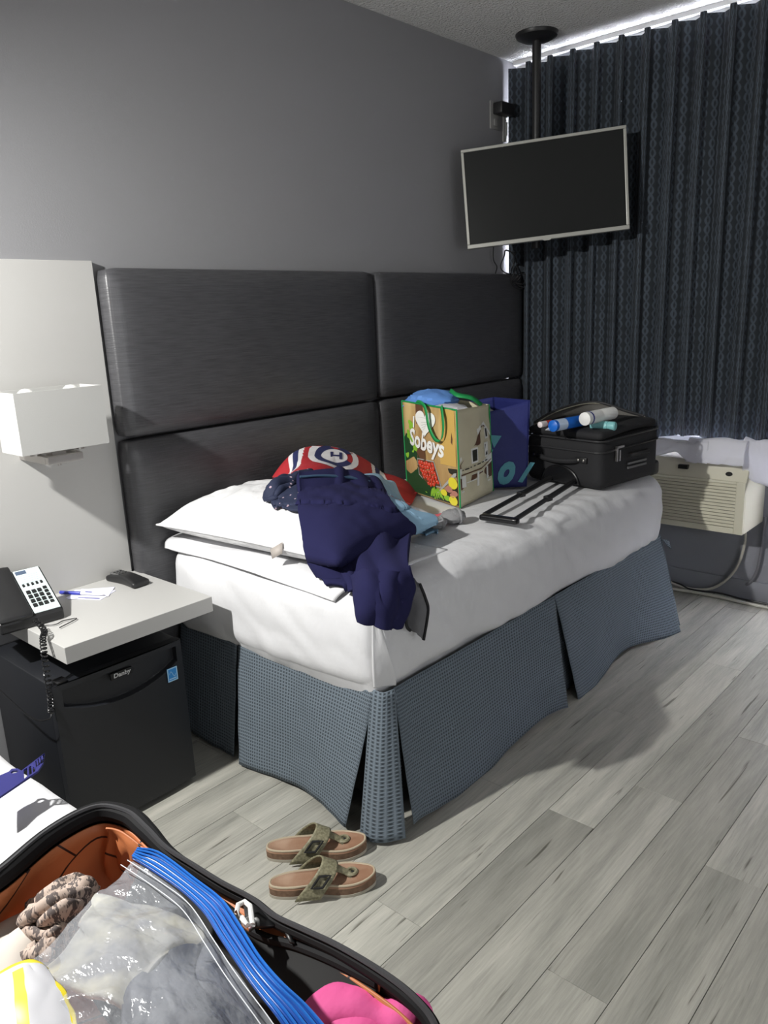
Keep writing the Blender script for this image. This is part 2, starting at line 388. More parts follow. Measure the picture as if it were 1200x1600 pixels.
# ------------------------------------------------------------------ curtain and its rail
rail = thing('curtain_rail', 'white ceiling track along the top of the dark curtain', 'curtain rail', (0, -1.4, H))
obj('track', G().box((-.045, -1.4, -.018), (.02, 1.39, 0)), M_rail, rail, smooth=False)
obj('fascia', G().box((-.012, -1.4, -.045), (0, 1.39, -.018)), M_rail, rail, smooth=False)
cur = thing('curtain', 'floor-dark slate blue curtain with pale vertical dashes hanging in deep rounded folds', 'curtain', (-.02, -1.4, .74))
cur['label'] = 'dark slate blue curtain with pale vertical dashes hanging in deep rounded folds'
def curtain_fn(y0, y1, per, amp, ztop, zbot, ph, x0, seed):
    n = int((y0-y1)/per*26)
    def fn(u, v):
        y = y0+(y1-y0)*u; z = zbot+(ztop-zbot)*v
        a = 2*PI*(y0-y)/per+ph
        k = .85+.15*v+.45*noise.noise(Vector((y*2.2, 3, seed)))*(1-v)
        wob = noise.noise(Vector((y*5+seed, z*.7, 1)))*.018*(1-v) + noise.noise(Vector((y*11, z*.5, seed)))*.010*(1-v)
        x = x0-amp*k*math.sin(a)-wob-.012*(1-v)
        y2 = y-.50*amp*math.sin(2*a)*k
        zz = z + (.006*math.sin(a*.5+1)+.004*math.sin(3*y))*(1-v)
        return Vector((x, y2, zz))
    return fn, n
fn, n = curtain_fn(-.034, -2.75, .112, .052, H-.038, .745, 2.6, -.060, 4)
g = G().grid(fn, n, 44, uvf=lambda u, v: (u*2.73*1.75, v*1.7)); L(g, cur)
obj('curtain_fabric', g, M_cur, cur, auto=0)

# ------------------------------------------------------------------ television on its ceiling pole
mt = thing('ceiling_tv_mount', 'black round ceiling plate and pole carrying the television', 'tv mount', (-.29, -.285, H))
obj('ceiling_plate', G().lathe([(.02, -.03), (.06, -.026), (.085, -.014), (.09, -.004), (.09, 0)], 36), M_blk, mt)
obj('pole', G().tube([(0, 0, -.02), (0, 0, -.86)], .019, 20), M_blk, mt)
g = G(); g.box((-.09, -.05, -.72), (.0, .03, -.64)); g.box((-.10, -.11, -.80), (-.075, .09, -.56)); obj('bracket', g, M_blk, mt, bev=.004)
A, B = W(721, 235, 0, -.575), W(979, 196, 0, -.225); Cc, D = W(983, 358, 0, -.235), W(730, 390, 0, -.575)
cen = (A+B+Cc+D)/4; xr = ((B-A)+(Cc-D)).normalized(); zr = ((A-D)+(B-Cc)); zr = (zr-xr*zr.dot(xr)).normalized(); yr = zr.cross(xr)
wT = ((B-A).length+(Cc-D).length)/2; hT = ((A-D).length+(B-Cc).length)/2
R = Matrix((xr, yr, zr)).transposed()
tv = thing('television', 'flat television with thin silver frame on a ceiling pole, screen off', 'television', cen, rot=R.to_euler())
M_scr = mat('screen', (.010, .011, .011), .3, spec=.22)
M_sil = mat('silver_frame', (.36, .36, .33), .35, .3)
g = G(); b = .012
for a, c in (((-wT/2, -.01, -hT/2), (wT/2, .02, -hT/2+b*1.4)), ((-wT/2, -.01, hT/2-b), (wT/2, .02, hT/2)), ((-wT/2, -.01, -hT/2+b*1.4), (-wT/2+b, .02, hT/2-b)), ((wT/2-b, -.01, -hT/2+b*1.4), (wT/2, .02, hT/2-b))): g.box(a, c)
obj('bezel', g, M_sil, tv, smooth=False, bev=.002)
obj('screen', G().box((-wT/2+b, -.004, -hT/2+b), (wT/2-b, .015, hT/2-b)), M_scr, tv, smooth=False)
obj('back_cover', rbox((wT-.01, .05, hT-.01), .015, 3, (0, .045, 0)), M_blk, tv)
obj('logo_tab', G().prism([(-.03, 0), (.03, 0), (.012, -.012), (-.012, -.012)], lambda x, z, h: (x, -.012+h*.014, -hT/2+.008+z)), M_sil, tv)

# wall plates and adaptor by the television
pl = thing('wall_plate', 'white wall plate left of the pole above the television, adaptor plugged in', 'wall plate', (-.185, 0, 2.19))
obj('plate', rbox((.085, .006, .118), .002, 2, (0, -.003, 0)), M_plate, pl); obj('socket', rbox((.035, .005, .03), .003, 2, (0, -.008, -.03)), M_plate, pl)
p2 = thing('wall_plate', 'smaller white wall plate on the right, half behind the first one', 'wall plate', (-.088, 0, 2.145))
obj('plate', rbox((.07, .006, .115), .002, 2, (0, -.003, 0)), M_plate, p2); obj('socket', rbox((.03, .004, .06), .003, 2, (0, -.007, 0)), M_plate, p2)
ad = thing('power_adaptor', 'black power adaptor plugged into the left wall plate', 'adaptor', (-.16, -.035, 2.215))
obj('adaptor_body', rbox((.11, .05, .05), .006, 3), M_blk, ad); obj('adaptor_cord', G().tube(smoothpath([(.05, 0, 0), (.09, 0, -.02), (.13, 0, -.07), (.13, 0, -.16), (.02, -.02, -.30)], 20), .003, 6), M_blk, ad)
cbl = obj('coiled_cable', G(), M_blk) if False else None
g = G()
def loop(c, r, t0, t1, sq=1, y=-.045):
    return [(c[0]+r*math.cos(t), y-.01*math.sin(3*t), c[1]+r*sq*math.sin(t)) for t in [t0+(t1-t0)*i/24 for i in range(25)]]
base = thing('hanging_cable', 'black cable looping down below the television onto the headboard', 'cable', (-.2, -.05, 1.5))
for c, r, s, yy in (((-.17, 1.54), .055, 1.0, -.06), ((-.12, 1.47), .075, .75, -.10), ((-.10, 1.455), .06, .6, -.11), ((-.15, 1.46), .05, .5, -.12), ((-.03, 1.45), .05, 1, -.13)):
    g.tube(loop(c, r, .4, 6.4, s, yy), .0032, 6)
g.tube(smoothpath([(-.24, -.03, 1.66), (-.25, -.03, 1.56), (-.22, -.03, 1.52), (-.24, -.04, 1.47), (-.16, -.09, 1.45)], 24), .003, 6)
g.tube(smoothpath([(-.10, -.03, 1.66), (-.07, -.04, 1.56), (-.08, -.06, 1.50), (-.13, -.09, 1.45)], 24), .003, 6)
L(g, base); obj('cable_loop', g, M_blk, base)

# ------------------------------------------------------------------ headboard, white wall panel, shelf
hb = thing('headboard', 'wide dark grey vinyl headboard of four padded panels along the wall', 'headboard', (-1.2, 0, .0))
def pad(x0, x1, z0, z1):
    g = softbox((x0, -.075, z0), (x1, -.005, z1), .022, (26, 6, 16))
    cx, cz = (x0+x1)/2, (z0+z1)/2
    def f(v):
        if v.y < -.06:
            a = abs(v.x-cx)/((x1-x0)/2); c = abs(v.z-cz)/((z1-z0)/2)
            v.y -= .012*(1-a**6)*(1-c**6)+.0015*noise.noise(Vector((v.x*4, 0, v.z*4)))
        return v
    g.map(f); return L(g, hb)
for x0, x1 in ((-2.278, -1.137), (-1.131, -.045)):
    for z0, z1 in ((.30, .984), (.990, 1.487)): obj('padded_panel', pad(x0, x1, z0, z1), M_vinyl, hb, auto=0)
wp = obj('wall_panel', G().box((-3.3, -.018, .50), (-2.284, 0, 1.508)), M_lam, smooth=False, bev=.001)
tag(wp, 'tall white laminate panel on the wall behind the lamp and shelf', 'wall panel')
sh = obj('bedside_shelf', G().box((-2.711, -.428, .517), (-2.272, -.018, .562)), M_lam, smooth=False, bev=.0015)
tag(sh, 'thick white laminate shelf fixed to the white panel above the small fridge', 'shelf')

# ------------------------------------------------------------------ wall lamp
sc = thing('wall_lamp', 'wall lamp with rectangular white fabric shade above the white shelf', 'lamp', (-2.522, -.018, 1.0))
M_shade = mat('shade_fabric', (.47, .47, .455), .8, bump=(500, .2, (1, 1, 1), .001))
x0, x1, y0, y1, z0, z1 = -.122, .120, -.185, -.062, .008, .168; t = .003
g = G(); g.box((x0, y0, z0), (x1, y0+t, z1)); g.box((x0, y1-t, z0), (x1, y1, z1)); g.box((x0, y0+t, z0), (x0+t, y1-t, z1)); g.box((x1-t, y0+t, z0), (x1, y1-t, z1))
obj('lamp_shade', g, M_shade, sc, smooth=False)
g = G()
for xx in (-.062, .062):
    obj('bulb', G().lathe([(.001, .092), (.012, .098), (.012, .12), (.02, .135), (.0235, .15), (.021, .163), (.012, .171), (.001, .173)], 20, c=(xx, -.12, 0)), mat('bulb_glass', (.9, .9, .88), .1, trans=.35), sc)
    g.lathe([(.014, -.005), (.014, .095)], 14, c=(xx, -.12, 0))
g.box((-.08, -.128, -.004), (.08, -.112, .006)); obj('lamp_holder', g, M_nick, sc)
g = G(); g.box((-.055, -.175, -.028), (.045, -.16, -.006)); g.box((-.055, -.16, -.028), (-.04, -.0, -.006)); g.box((.03, -.16, -.016), (.045, -.02, -.004)); g.box((-.02, -.13, -.02), (.02, -.09, .0))
obj('bracket', g, M_nick, sc, smooth=False, bev=.002)
g = G(); g.box((-.03, -.012, -.028), (.10, 0, .022)); obj('back_plate', g, M_nick, sc, smooth=False, bev=.002)
obj('switch_knob', G().lathe([(.005, -.042), (.005, -.02)], 12, c=(0, -.12, 0)), M_nick, sc)

# ------------------------------------------------------------------ fridge
fr = thing('mini_fridge', 'black mini fridge under the white shelf', 'fridge', (-2.553, -.2, 0))
fw = .187
obj('cabinet', rbox((fw*2, .36, .435), .006, 2, (0, .015, .2375)), M_frg, fr)
g = G()
def door(u, v):
    x = -fw+2*fw*u; z = .018+(.455-.018)*v; y = -.19-.008*(1-(2*u-1)**4)
    # crescent grip pocket near the top
    zc = .405-.052*(1-(2*u-1)**2)
    if z > zc and z < .44 and .06 < u < .95: y += .016*min(1, (z-zc)/.006)
    return Vector((x, y, z))
g.grid(door, 160, 300); 
n1 = len(g.v)
g.add([(-fw, -.165, .018), (fw, -.165, .018), (fw, -.165, .455), (-fw, -.165, .455), (-fw, -.19, .018), (fw, -.19, .018), (fw, -.19, .455), (-fw, -.19, .455)], [(0, 3, 2, 1), (0, 1, 5, 4), (1, 2, 6, 5), (2, 3, 7, 6), (3, 0, 4, 7)])
dr = obj('door', g, M_frg, fr, auto=40)
tg = txt('Danby', .0165, .1, .0005, 1.15); tg.map(lambda v: (v.x-.004, -.199, .425+v.y))
obj('nameplate', G().prism([(-.036, .416), (.026, .416), (.034, .425), (.026, .434), (-.036, .434)], lambda x, z, h: (x, -.1985+.006*h, z)), M_blkg, dr, label='raised black name badge')
obj('lettering', tg, mat('badge_silver', (.55, .55, .55), .4, .3), dr, smooth=False)
g = G(); g.box((.128, -.2, .345), (.160, -.198, .385)); obj('energy_sticker', g, mat('sticker_blue', (.03, .25, .62), .5), dr, smooth=False, label='small blue energy sticker')
g = G()
for q in ((.128, .345, .160, .348), (.128, .382, .160, .385), (.128, .348, .131, .382), (.157, .348, .160, .382), (.133, .351, .155, .354)): g.box((q[0], -.2004, q[1]), (q[2], -.2001, q[3]))
z_ = [(.134+.0007*i, .366+.008*math.sin(i*.21)) for i in range(30)]; g.tube([(x, -.2002, z) for x, z in z_], .0007, 5)
obj('sticker_print', g, mat('sticker_pale', (.4, .65, .85), .5), dr, smooth=False)
for x in (-.155, .155):
    for y in (-.14, .16): obj('foot', G().lathe([(.015, 0), (.015, .022)], 12, c=(x, y, 0)), M_blk, fr)
obj('hinge', rbox((.03, .03, .008), .002, 2, (-.16, -.175, .459)), M_blkg, fr)

# ------------------------------------------------------------------ things on the shelf
TZ = .562
# phone
pa = W(0, 903, 2, .60)
ph = thing('desk_telephone', 'black push-button desk telephone with pale face plate on the white shelf', 'telephone', (-2.672, -.158, TZ), math.radians(-5))
hw = .066; hd = .072; RZ = .092
def ph_fn(x, y, h):  # wedge
    z = .030+RZ*(y+hd)/(2*hd)
    return (x, y, z*h)
g = G().prism([(-.098, -hd), (hw, -hd), (hw, hd), (-.098, hd)], ph_fn); obj('body', g, M_blk, ph, smooth=False, bev=.006)
sl = RZ/(2*hd)
def on(x, y, o=0): return Vector((x, y, .030+sl*(y+hd)+o))
g = G().prism([(-.008, -hd+.006), (hw-.006, -hd+.006), (hw-.006, hd-.005), (-.008, hd-.005)], lambda x, y, h: on(x, y, .0015*h)); obj('face_plate', g, mat('pale_face', (.62, .72, .72), .4), ph, smooth=False)
g = G()
def key(x, y, sx, sy): g.prism([(x-sx, y-sy), (x+sx, y-sy), (x+sx, y+sy), (x-sx, y+sy)], lambda a, b, h: on(a, b, .001+.004*h))
for i in range(3):
    for j in range(4): key(.003+i*.0145, -.046+j*.0135, .0052, .0042)
for j in range(5): key(.0475, -.046+j*.011, .0048, .003)
for i in range(5): key(.0+i*.0118, .017, .0028, .003)
obj('key', g, M_blk, ph, smooth=False)['kind'] = 'stuff'
g = G().prism([(-.004, .053), (.024, .053), (.024, .064), (-.004, .064)], lambda x, y, h: on(x, y, .001+.001*h)); obj('name_strip', g, mat('slate_print', (.07, .1, .16), .5), ph, smooth=False)
g = G()
for k in range(5): g.prism([(-.002, .024+.006*k), (.05, .024+.006*k), (.05, .025+.006*k), (-.002, .025+.006*k)], lambda x, y, h: on(x, y, .001+.0012*h))
obj('printed_line', g, mat('faint_print', (.42, .5, .52), .6), ph, smooth=False)['kind'] = 'stuff'
g = softbox((-.044, -hd-.006, .0), (.042, hd+.004, .015), .007, (6, 22, 5)); g.map(lambda v: Vector((v.x-.055, v.y, .030+sl*(v.y+hd)+v.z+.001-.004*(1-(v.y/hd)**2)))); obj('handset', g, M_blk, ph)
# coiled handset cord
cc = thing('handset_cord', 'black coiled telephone cord hanging over the front corner of the shelf', 'cord', (-2.72, -.34, .5))
path = smoothpath([(-2.71, -.28, .60), (-2.712, -.33, .585), (-2.728, -.355, .575), (-2.738, -.372, .54), (-2.742, -.378, .48), (-2.745, -.385, .43), (-2.752, -.392, .395)], 260)
g = G(); pts = []
for i, p in enumerate(path):
    a = i*2*PI/9.0; pts.append(p+Vector((math.cos(a)*.0075, math.sin(a)*.0075*.7, math.sin(a)*.0022)))
g.tube(pts, .0019, 5); g.tube(smoothpath([(-2.752, -.392, .395), (-2.762, -.398, .382), (-2.79, -.36, .385), (-2.80, -.2, .42)], 14), .0022, 6); L(g, cc); obj('coil', g, M_blkg, cc)
g = L(G().tube(smoothpath([(-2.74, -.10, .58), (-2.705, -.2, .566), (-2.66, -.265, .5665), (-2.63, -.26, .5665), (-2.60, -.275, .5665), (-2.66, -.30, .5665)], 30), .0015, 5), cc); obj('line_cord', g, M_blk, cc)
# note pad and pen
np_ = thing('note_pad', 'thin white note sheets with faint lavender print on the shelf', 'note pad', (-2.475, -.115, TZ), math.radians(28))
for k, (a, dx) in enumerate(((0, 0), (.35, .008))):
    g = G().box((-.04+dx, -.058, .0003+k*.0012), (.04+dx, .058, .0012+k*.0012)); g.xf(Matrix.Rotation(a, 4, 'Z')); obj('sheet', g, mat('note_paper', (.72, .72, .86), .6), np_, smooth=False)
g = txt('guest notes', .011); g.map(lambda v: (v.y*-1-.03, v.x, .0016)); 
g = G().box((-.034, -.05, .0026), (-.030, .02, .0028)); obj('printed_footer', g, mat('ink_blue', (.1, .1, .35), .5), np_, smooth=False)
pen = thing('pen', 'white ballpoint pen with blue cap lying on the note sheets', 'pen', W(128, 927, 2, TZ+.008), 0)
pd = (W(163, 929, 2, TZ+.008)-W(93, 926, 2, TZ+.008)); pen.rotation_euler = (0, 0, math.atan2(pd.y, pd.x)); pl_ = pd.length/2
obj('barrel', G().lathe([(.0035, -pl_*.1), (.0042, 0), (.0042, pl_*.8), (.0015, pl_)], 12, axis='x'), M_white, pen)
obj('cap', G().lathe([(.003, -pl_), (.0052, -pl_*.97), (.0052, -pl_*.08), (.004, -pl_*.05)], 12, axis='x'), mat('pen_blue', (.03, .04, .35), .3), pen)
obj('pen_clip', G().box((-pl_*.1+.02, -.001, .003), (pl_*.45, .001, .006)), MATS['pen_blue'], pen)
# card-reader like remote
rm = thing('remote_control', 'small black rounded remote on the shelf beside the headboard', 'remote', (-2.352, -.110, TZ), math.radians(4))
g = softbox((-.026, -.075, 0), (.026, .075, .024), .009, (8, 22, 5)); g.map(lambda v: Vector((v.x*(1.08-.16*math.cos(v.y*30)), v.y, v.z*(.95+.25*math.cos(v.y*32))))); obj('casing', g, M_blk, rm)
obj('top_plate', rbox((.036, .055, .006), .002, 2, (0, .036, .0245)), mat('grey_pad', (.12, .12, .12), .4), rm)
g = G()
for i in range(3):
    for j in range(3): g.lathe([(.004, .02), (.004, .026)], 8, c=(-.011+.011*i, .022+.013*j, .003))
obj('button', g, M_blkg, rm)['kind'] = 'stuff'

# ------------------------------------------------------------------ the bed by the headboard
bed = thing('bed', 'made single bed with white bedding and blue-grey waffle skirt along the headboard', 'bed', (-1.32, -.54, 0))
bx0, bx1, by0, by1 = -2.205, -.445, -.995, -.095
g = softbox((bx0, by0, .36), (bx1, by1, .655), .075, (90, 52, 22))
def matt(v):
    hz = (v.z-.36)/.295
    # sheet pulled round the corner
    n1 = noise.noise(Vector((v.x*6, v.y*6, v.z*3)))*.010+(1-3*abs(noise.noise(Vector((v.x*9+v.z*8, v.y*9-v.z*6, 4)))))*.004
    d = Vector((0, 0, 0))
    side_y = v.y < by0+.02; side_x = v.x < bx0+.02
    if side_y: v.y += n1-.012*math.sin(PI*max(0, min(1, hz)))
    elif side_x: v.x += n1-.010*math.sin(PI*max(0, min(1, hz)))
    else:
        v.z += .006*noise.noise(Vector((v.x*3.5, v.y*3.5, 1)))
    if v.z > .55:  # gathers running down the long side
        k = math.exp(-((v.x+1.25)/.35)**2)*math.exp(-((v.y+.93)/.07)**2); v.z += k*.004*math.sin(v.x*70+v.y*40)
    if hz < .5:
        s = v.x+v.y; dz = .018*math.sin(s*3.1+1.2)
        if side_x: dz = -.02+.04*((v.y-by1)/(by0-by1))
        if side_y: dz = .02-.035*((v.x-bx0)/(bx1-bx0))+.008*math.sin(v.x*9)
        v.z += dz*(1-hz/.5)
    return v
g.map(matt); L(g, bed); o_mat = obj('mattress', g, M_sheet, bed, auto=0, label='mattress under tucked white sheet')
# hospital fold at the near corner
g = cloth([[(-2.196, -.985, .60), (-2.186, -.996, .595)], [(-2.200, -.983, .53), (-2.165, -1.006, .51)], [(-2.201, -.982, .46), (-2.145, -1.006, .45)], [(-2.196, -.978, .415), (-2.135, -.998, .405)]], 8, 20, .002, 14, 3)
L(g, bed); obj('corner_fold', g, M_sheet, bed, solid=.004, auto=0)
# turned-back top layer below the pillow
g = cloth([[(-2.205, -.10, .632), (-2.207, -.35, .640), (-2.208, -.62, .634), (-2.205, -.86, .622)],
           [(-2.175, -.09, .662), (-2.175, -.35, .668), (-2.175, -.62, .668), (-2.17, -.89, .658)],
           [(-2.05, -.09, .668), (-2.05, -.35, .674), (-2.05, -.62, .668), (-2.02, -.90, .660)],
           [(-1.80, -.09, .664), (-1.80, -.35, .668), (-1.80, -.62, .662), (-1.78, -.90, .655)]], 50, 30, .004, 22, 9)
L(g, bed); o_tb = obj('turned_back_sheet', g, M_sheet, bed, solid=.006, auto=0)
obj('box_base', L(G().box((-2.15, -.95, .05), (-.48, -.11, .37)), bed), M_dark, bed, smooth=False)
# skirt
def skirt(pt, pb, seed, z1=.40, z0=.012, wave=.008, hem=.01):
    PT = [Vector((*p, 0)) for p in pt]; PB = [Vector((*p, 0)) for p in pb]; ln = (PT[-1]-PT[0]).length
    def fn(u, v):
        a = cr1(PT, u); b = cr1(PB, u); p = b.lerp(a, v)
        t = (PT[-1]-PT[0]).normalized(); nn = Vector((t.y, -t.x, 0))
        p += nn*(wave*math.sin(u*ln*11+seed)*(1-v)+.003*noise.noise(Vector((u*9, v*5, seed))))
        p.z = z0+hem*math.sin(u*ln*9+seed*2)*(1-v)**2+(z1-z0)*v; return p
    g = G().grid(fn, max(8, int(ln*60)), 22, uvf=lambda u, v: (u*ln, v*.39)); L(g, bed)
    return obj('skirt_panel', g, M_waf, bed, solid=.003, auto=0)
skirt([(-2.18, -.10), (-2.18, -.40)], [(-2.215, -.10), (-2.225, -.375)], 1)
skirt([(-2.18, -.405), (-2.18, -.70), (-2.18, -.965)], [(-2.235, -.435), (-2.225, -.68), (-2.258, -.915)], 2, z0=.018)
skirt([(-2.182, -.955), (-2.180, -.995), (-2.145, -1.005)], [(-2.252, -.955), (-2.250, -1.015), (-2.192, -1.062)], 3, wave=.003)
skirt([(-2.145, -1.0), (-1.8, -1.0), (-1.335, -.995)], [(-2.150, -1.062), (-1.78, -1.035), (-1.345, -1.055)], 4, hem=.018)
skirt([(-1.33, -.995), (-.9, -.99), (-.47, -.985)], [(-1.245, -1.05), (-.88, -1.02), (-.47, -1.085)], 5, hem=.018)
skirt([(-.462, -.985), (-.462, -.6), (-.462, -.12)], [(-.42, -1.07), (-.43, -.6), (-.43, -.12)], 6)
for a, b in (((-2.165, -.34), (-2.165, -.50)), ((-2.16, -.90), (-2.10, -.975)), ((-1.45, -.985), (-1.17, -.985))):
    pa, pb = Vector((*a, 0)), Vector((*b, 0)); ln = (pb-pa).length
    g = G().grid(lambda u, v: Vector((pa.x+(pb.x-pa.x)*u, pa.y+(pb.y-pa.y)*u, .015+.37*v)), 8, 10, uvf=lambda u, v: (u*ln, v*.37)); L(g, bed); obj('pleat_backing', g, M_waf, bed, solid=.003)
g = cloth([[(-.48, -1.0, .385), (-.46, -1.01, .36)], [(-.44, -1.01, .375), (-.435, -1.02, .335)]], 6, 6, .003, 10, 2); L(g, bed); obj('skirt_tie', g, M_waf, bed, solid=.004)

# pillow
pil = thing('pillow', 'white bed pillow lying under the pile of clothes', 'pillow', (-1.975, -.475, .668), math.radians(4))
def pilf(sgn):
    def fn(u, v):
        a, b = 2*u-1, 2*v-1; ex = (max(0, 1-abs(a)**2.6)*max(0, 1-abs(b)**3.2))**.55
        x = .235*a*(1-.06*(1-b*b)); y = .375*b*(1-.05*(1-a*a))
        wr = .010*noise.noise(Vector((a*2.2+3, b*5, 1)))+.008*noise.noise(Vector((a*6, b*12, 4)))*(1-abs(a))
        z = .052+(.112*ex+wr*ex**.3 if sgn > 0 else -.050*ex**.8)
        return Vector((x, y, z))
    return fn
g = G().grid(pilf(1), 56, 70); g2 = G().grid(pilf(-1), 56, 70); g2.f = [f[::-1] for f in g2.f]; g.add(g2.v, g2.f)
o_pil = obj('cushion', g, M_pill, pil, auto=0); solid_of('bed', o_mat, o_tb, o_pil)
rim = [Vector((.235*a*(1-.06*(1-b*b)), .375*b*(1-.05*(1-a*a)), .052)) for a, b in [(-1+i/10, -1) for i in range(20)]+[(1, -1+i/10) for i in range(20)]+[(1-i/10, 1) for i in range(20)]+[(-1, 1-i/10) for i in range(20)]]
obj('piping', G().tube(rim, .003, 6, closed=True), M_pill, pil)
g = G().box((-.262, -.165, .022), (-.222, -.125, .024)); g.xf(Matrix.Rotation(.0, 4, 'X')); obj('care_tag', G().add([(-.236, -.13, .05), (-.222, -.165, .072), (-.236, -.175, .045), (-.246, -.145, .028)], [(0, 1, 2, 3)]), mat('tag_beige', (.4, .36, .33), .6), pil, solid=.001)

# ------------------------------------------------------------------ clothes on the pillow
M_red = mat('red_jersey', (.42, .022, .03), .6, bump=(700, .3, (1, 1, 1), .002)); M_stripe = mat('jersey_white', (.75, .73, .74), .7); M_sn = mat('jersey_navy', (.02, .025, .10), .7)
J = px([[(432, 752, -.20), (470, 722, -.18), (525, 716, -.17), (575, 735, -.17), (620, 752, -.2), (652, 766, -.24)],
        [(428, 746, -.30), (466, 706, -.29), (522, 701, -.28), (566, 721, -.28), (612, 745, -.30), (655, 764, -.33)],
        [(440, 752, -.38), (474, 726, -.38), (524, 723, -.37), (568, 737, -.37), (612, 757, -.39), (652, 771, -.40)],
        [(420, 765, -.44), (472, 747, -.47), (524, 745, -.48), (568, 752, -.48), (612, 768, -.47), (648, 780, -.46)],
        [(430, 790, -.46), (474, 790, -.50), (524, 790, -.52), (568, 790, -.52), (615, 800, -.50), (640, 792, -.48)]])
jr = thing('hockey_jersey', 'crumpled red jersey with navy and white stripes and a round crest', 'jersey', (-1.7, -.35, .68))
g = cloth(J, 240, 60, .010, 16, 5, over=['bed']); JF = g.F
for k, f in enumerate(g.f):
    i = (k % 240)/240; j = (k//240)/60
    s = i+.25*(j-.4)
    if .10 < s < .20: g.m[k] = 2 if .13 < s < .17 else 1
    s2 = i-.10*(j-.4)
    if .66 < s2 < .76: g.m[k] = 2 if .69 < s2 < .73 else 1
L(g, jr); o = obj('body', g, [M_red, M_stripe, M_sn], jr, solid=.006, auto=0); solid_of('jersey', o)
def onJ(a, b, o):
    p = JF(a, b); n_ = (JF(a+.01, b)-p).cross(JF(a, b+.01)-p).normalized()
    if n_.dot(CAM-p) < 0: n_ = -n_
    return p+n_*o
def ring(c, ro, ri, n=26, gap=0):
    g = G(); k0, k1 = gap, n-gap
    for k in range(k0, k1):
        a, b = 2*PI*k/n, 2*PI*(k+1)/n
        g.add([(c[0]+ro[0]*math.cos(a), c[1]+ro[1]*math.sin(a), 0), (c[0]+ro[0]*math.cos(b), c[1]+ro[1]*math.sin(b), 0), (c[0]+ri[0]*math.cos(b), c[1]+ri[1]*math.sin(b), 0), (c[0]+ri[0]*math.cos(a), c[1]+ri[1]*math.sin(a), 0)], [(0, 1, 2, 3)])
    return g
cc0 = (.40, .40)
crest = G()
for col_, ro, ri, gp, o in ((0, (.155, .24), (.115, .165), 0, .0075), (1, (.118, .17), (.080, .095), 2, .008), (0, (.081, .096), (.001, .001), 0, .0075)):
    r_ = ring(cc0, ro, ri, 28, gp); r_.map(lambda v: onJ(v.x, v.y, o)); crest.add(r_.v, r_.f, col_)
hh = txt('H', .16, 0, .005, .8); hh.map(lambda v: onJ(cc0[0]+.01+v.x*.9, cc0[1]-v.y*.8, .0085)); crest.add(hh.v, hh.f, 1)
L(crest, jr); obj('crest', crest, [M_stripe, M_sn], jr, smooth=False, label='white and navy C crest')

# navy trousers hanging over the pillow and the bed corner
NV = px([[(474, 745, -.44), (500, 743, -.44), (540, 742, -.46), (572, 748, -.48), (596, 760, -.50)],
         [(464, 741, -.52), (500, 739, -.53), (545, 739, -.55), (582, 748, -.58), (602, 765, -.60)],
         [(466, 775, -.60), (500, 776, -.62), (545, 776, -.64), (590, 781, -.67), (626, 800, -.70)],
         [(469, 812, -.68), (502, 816, -.71), (545, 818, -.74), (600, 820, -.79), (646, 820, -.80)],
         [(478, 852, -.725), (508, 858, -.77), (548, 862, -.83), (600, 862, -.90), (642, 842, -.87)],
         [(490, 882, -.765), (520, 890, -.83), (558, 900, -.90), (602, 900, -1.005), (638, 890, -1.02)],
         [(508, 915, -.82), (532, 917, -.865), (566, 930, -.96), (606, 935, -1.03), (641, 930, -1.035)]])
nv = thing('navy_trousers', 'navy jersey trousers draped over the pillow and hanging past the mattress corner', 'trousers', (-2.0, -.6, .68))
def nfold(u, v): return .010*math.exp(-((u-.42)/.03)**2)*(-1)+.012*math.sin(u*13+v*5)*v*(1-v)*2+.008*math.sin(u*22-v*9)*math.exp(-((u-.7)/.2)**2)
g = cloth(NV, 90, 110, .009, 14, 2, nfold, over=['bed', 'jersey'], gap=.014); L(g, nv); obj('front_leg', g, M_navy, nv, solid=.012, auto=0)
NL = px([[(548, 900, -.90), (575, 895, -.97), (610, 895, -1.015), (640, 888, -1.02)],
         [(552, 925, -.95), (580, 920, -1.01), (612, 918, -1.035), (642, 915, -1.035)],
         [(560, 950, -.985), (588, 950, -1.03), (614, 948, -1.04), (636, 945, -1.035)],
         [(566, 970, -.995), (592, 978, -1.03), (612, 984, -1.035), (626, 972, -1.03)]])
g = cloth(NL, 50, 50, .006, 16, 7, lambda u, v: .006*math.sin(u*16+v*4), over=['bed'], gap=.014); L(g, nv); obj('lower_leg', g, M_navy, nv, solid=.014, auto=0)
WB = px([[(466, 742, -.50), (500, 738, -.50), (545, 738, -.52), (580, 747, -.56)], [(468, 746, -.55), (500, 745, -.57), (545, 747, -.59), (578, 754, -.61)]])
g = cloth(WB, 40, 6, .003, 12, 3, over=['bed', 'jersey'], gap=.018); L(g, nv); obj('waistband', g, mat('navy_lining', (.03, .07, .13), .9), nv, solid=.006, auto=0)
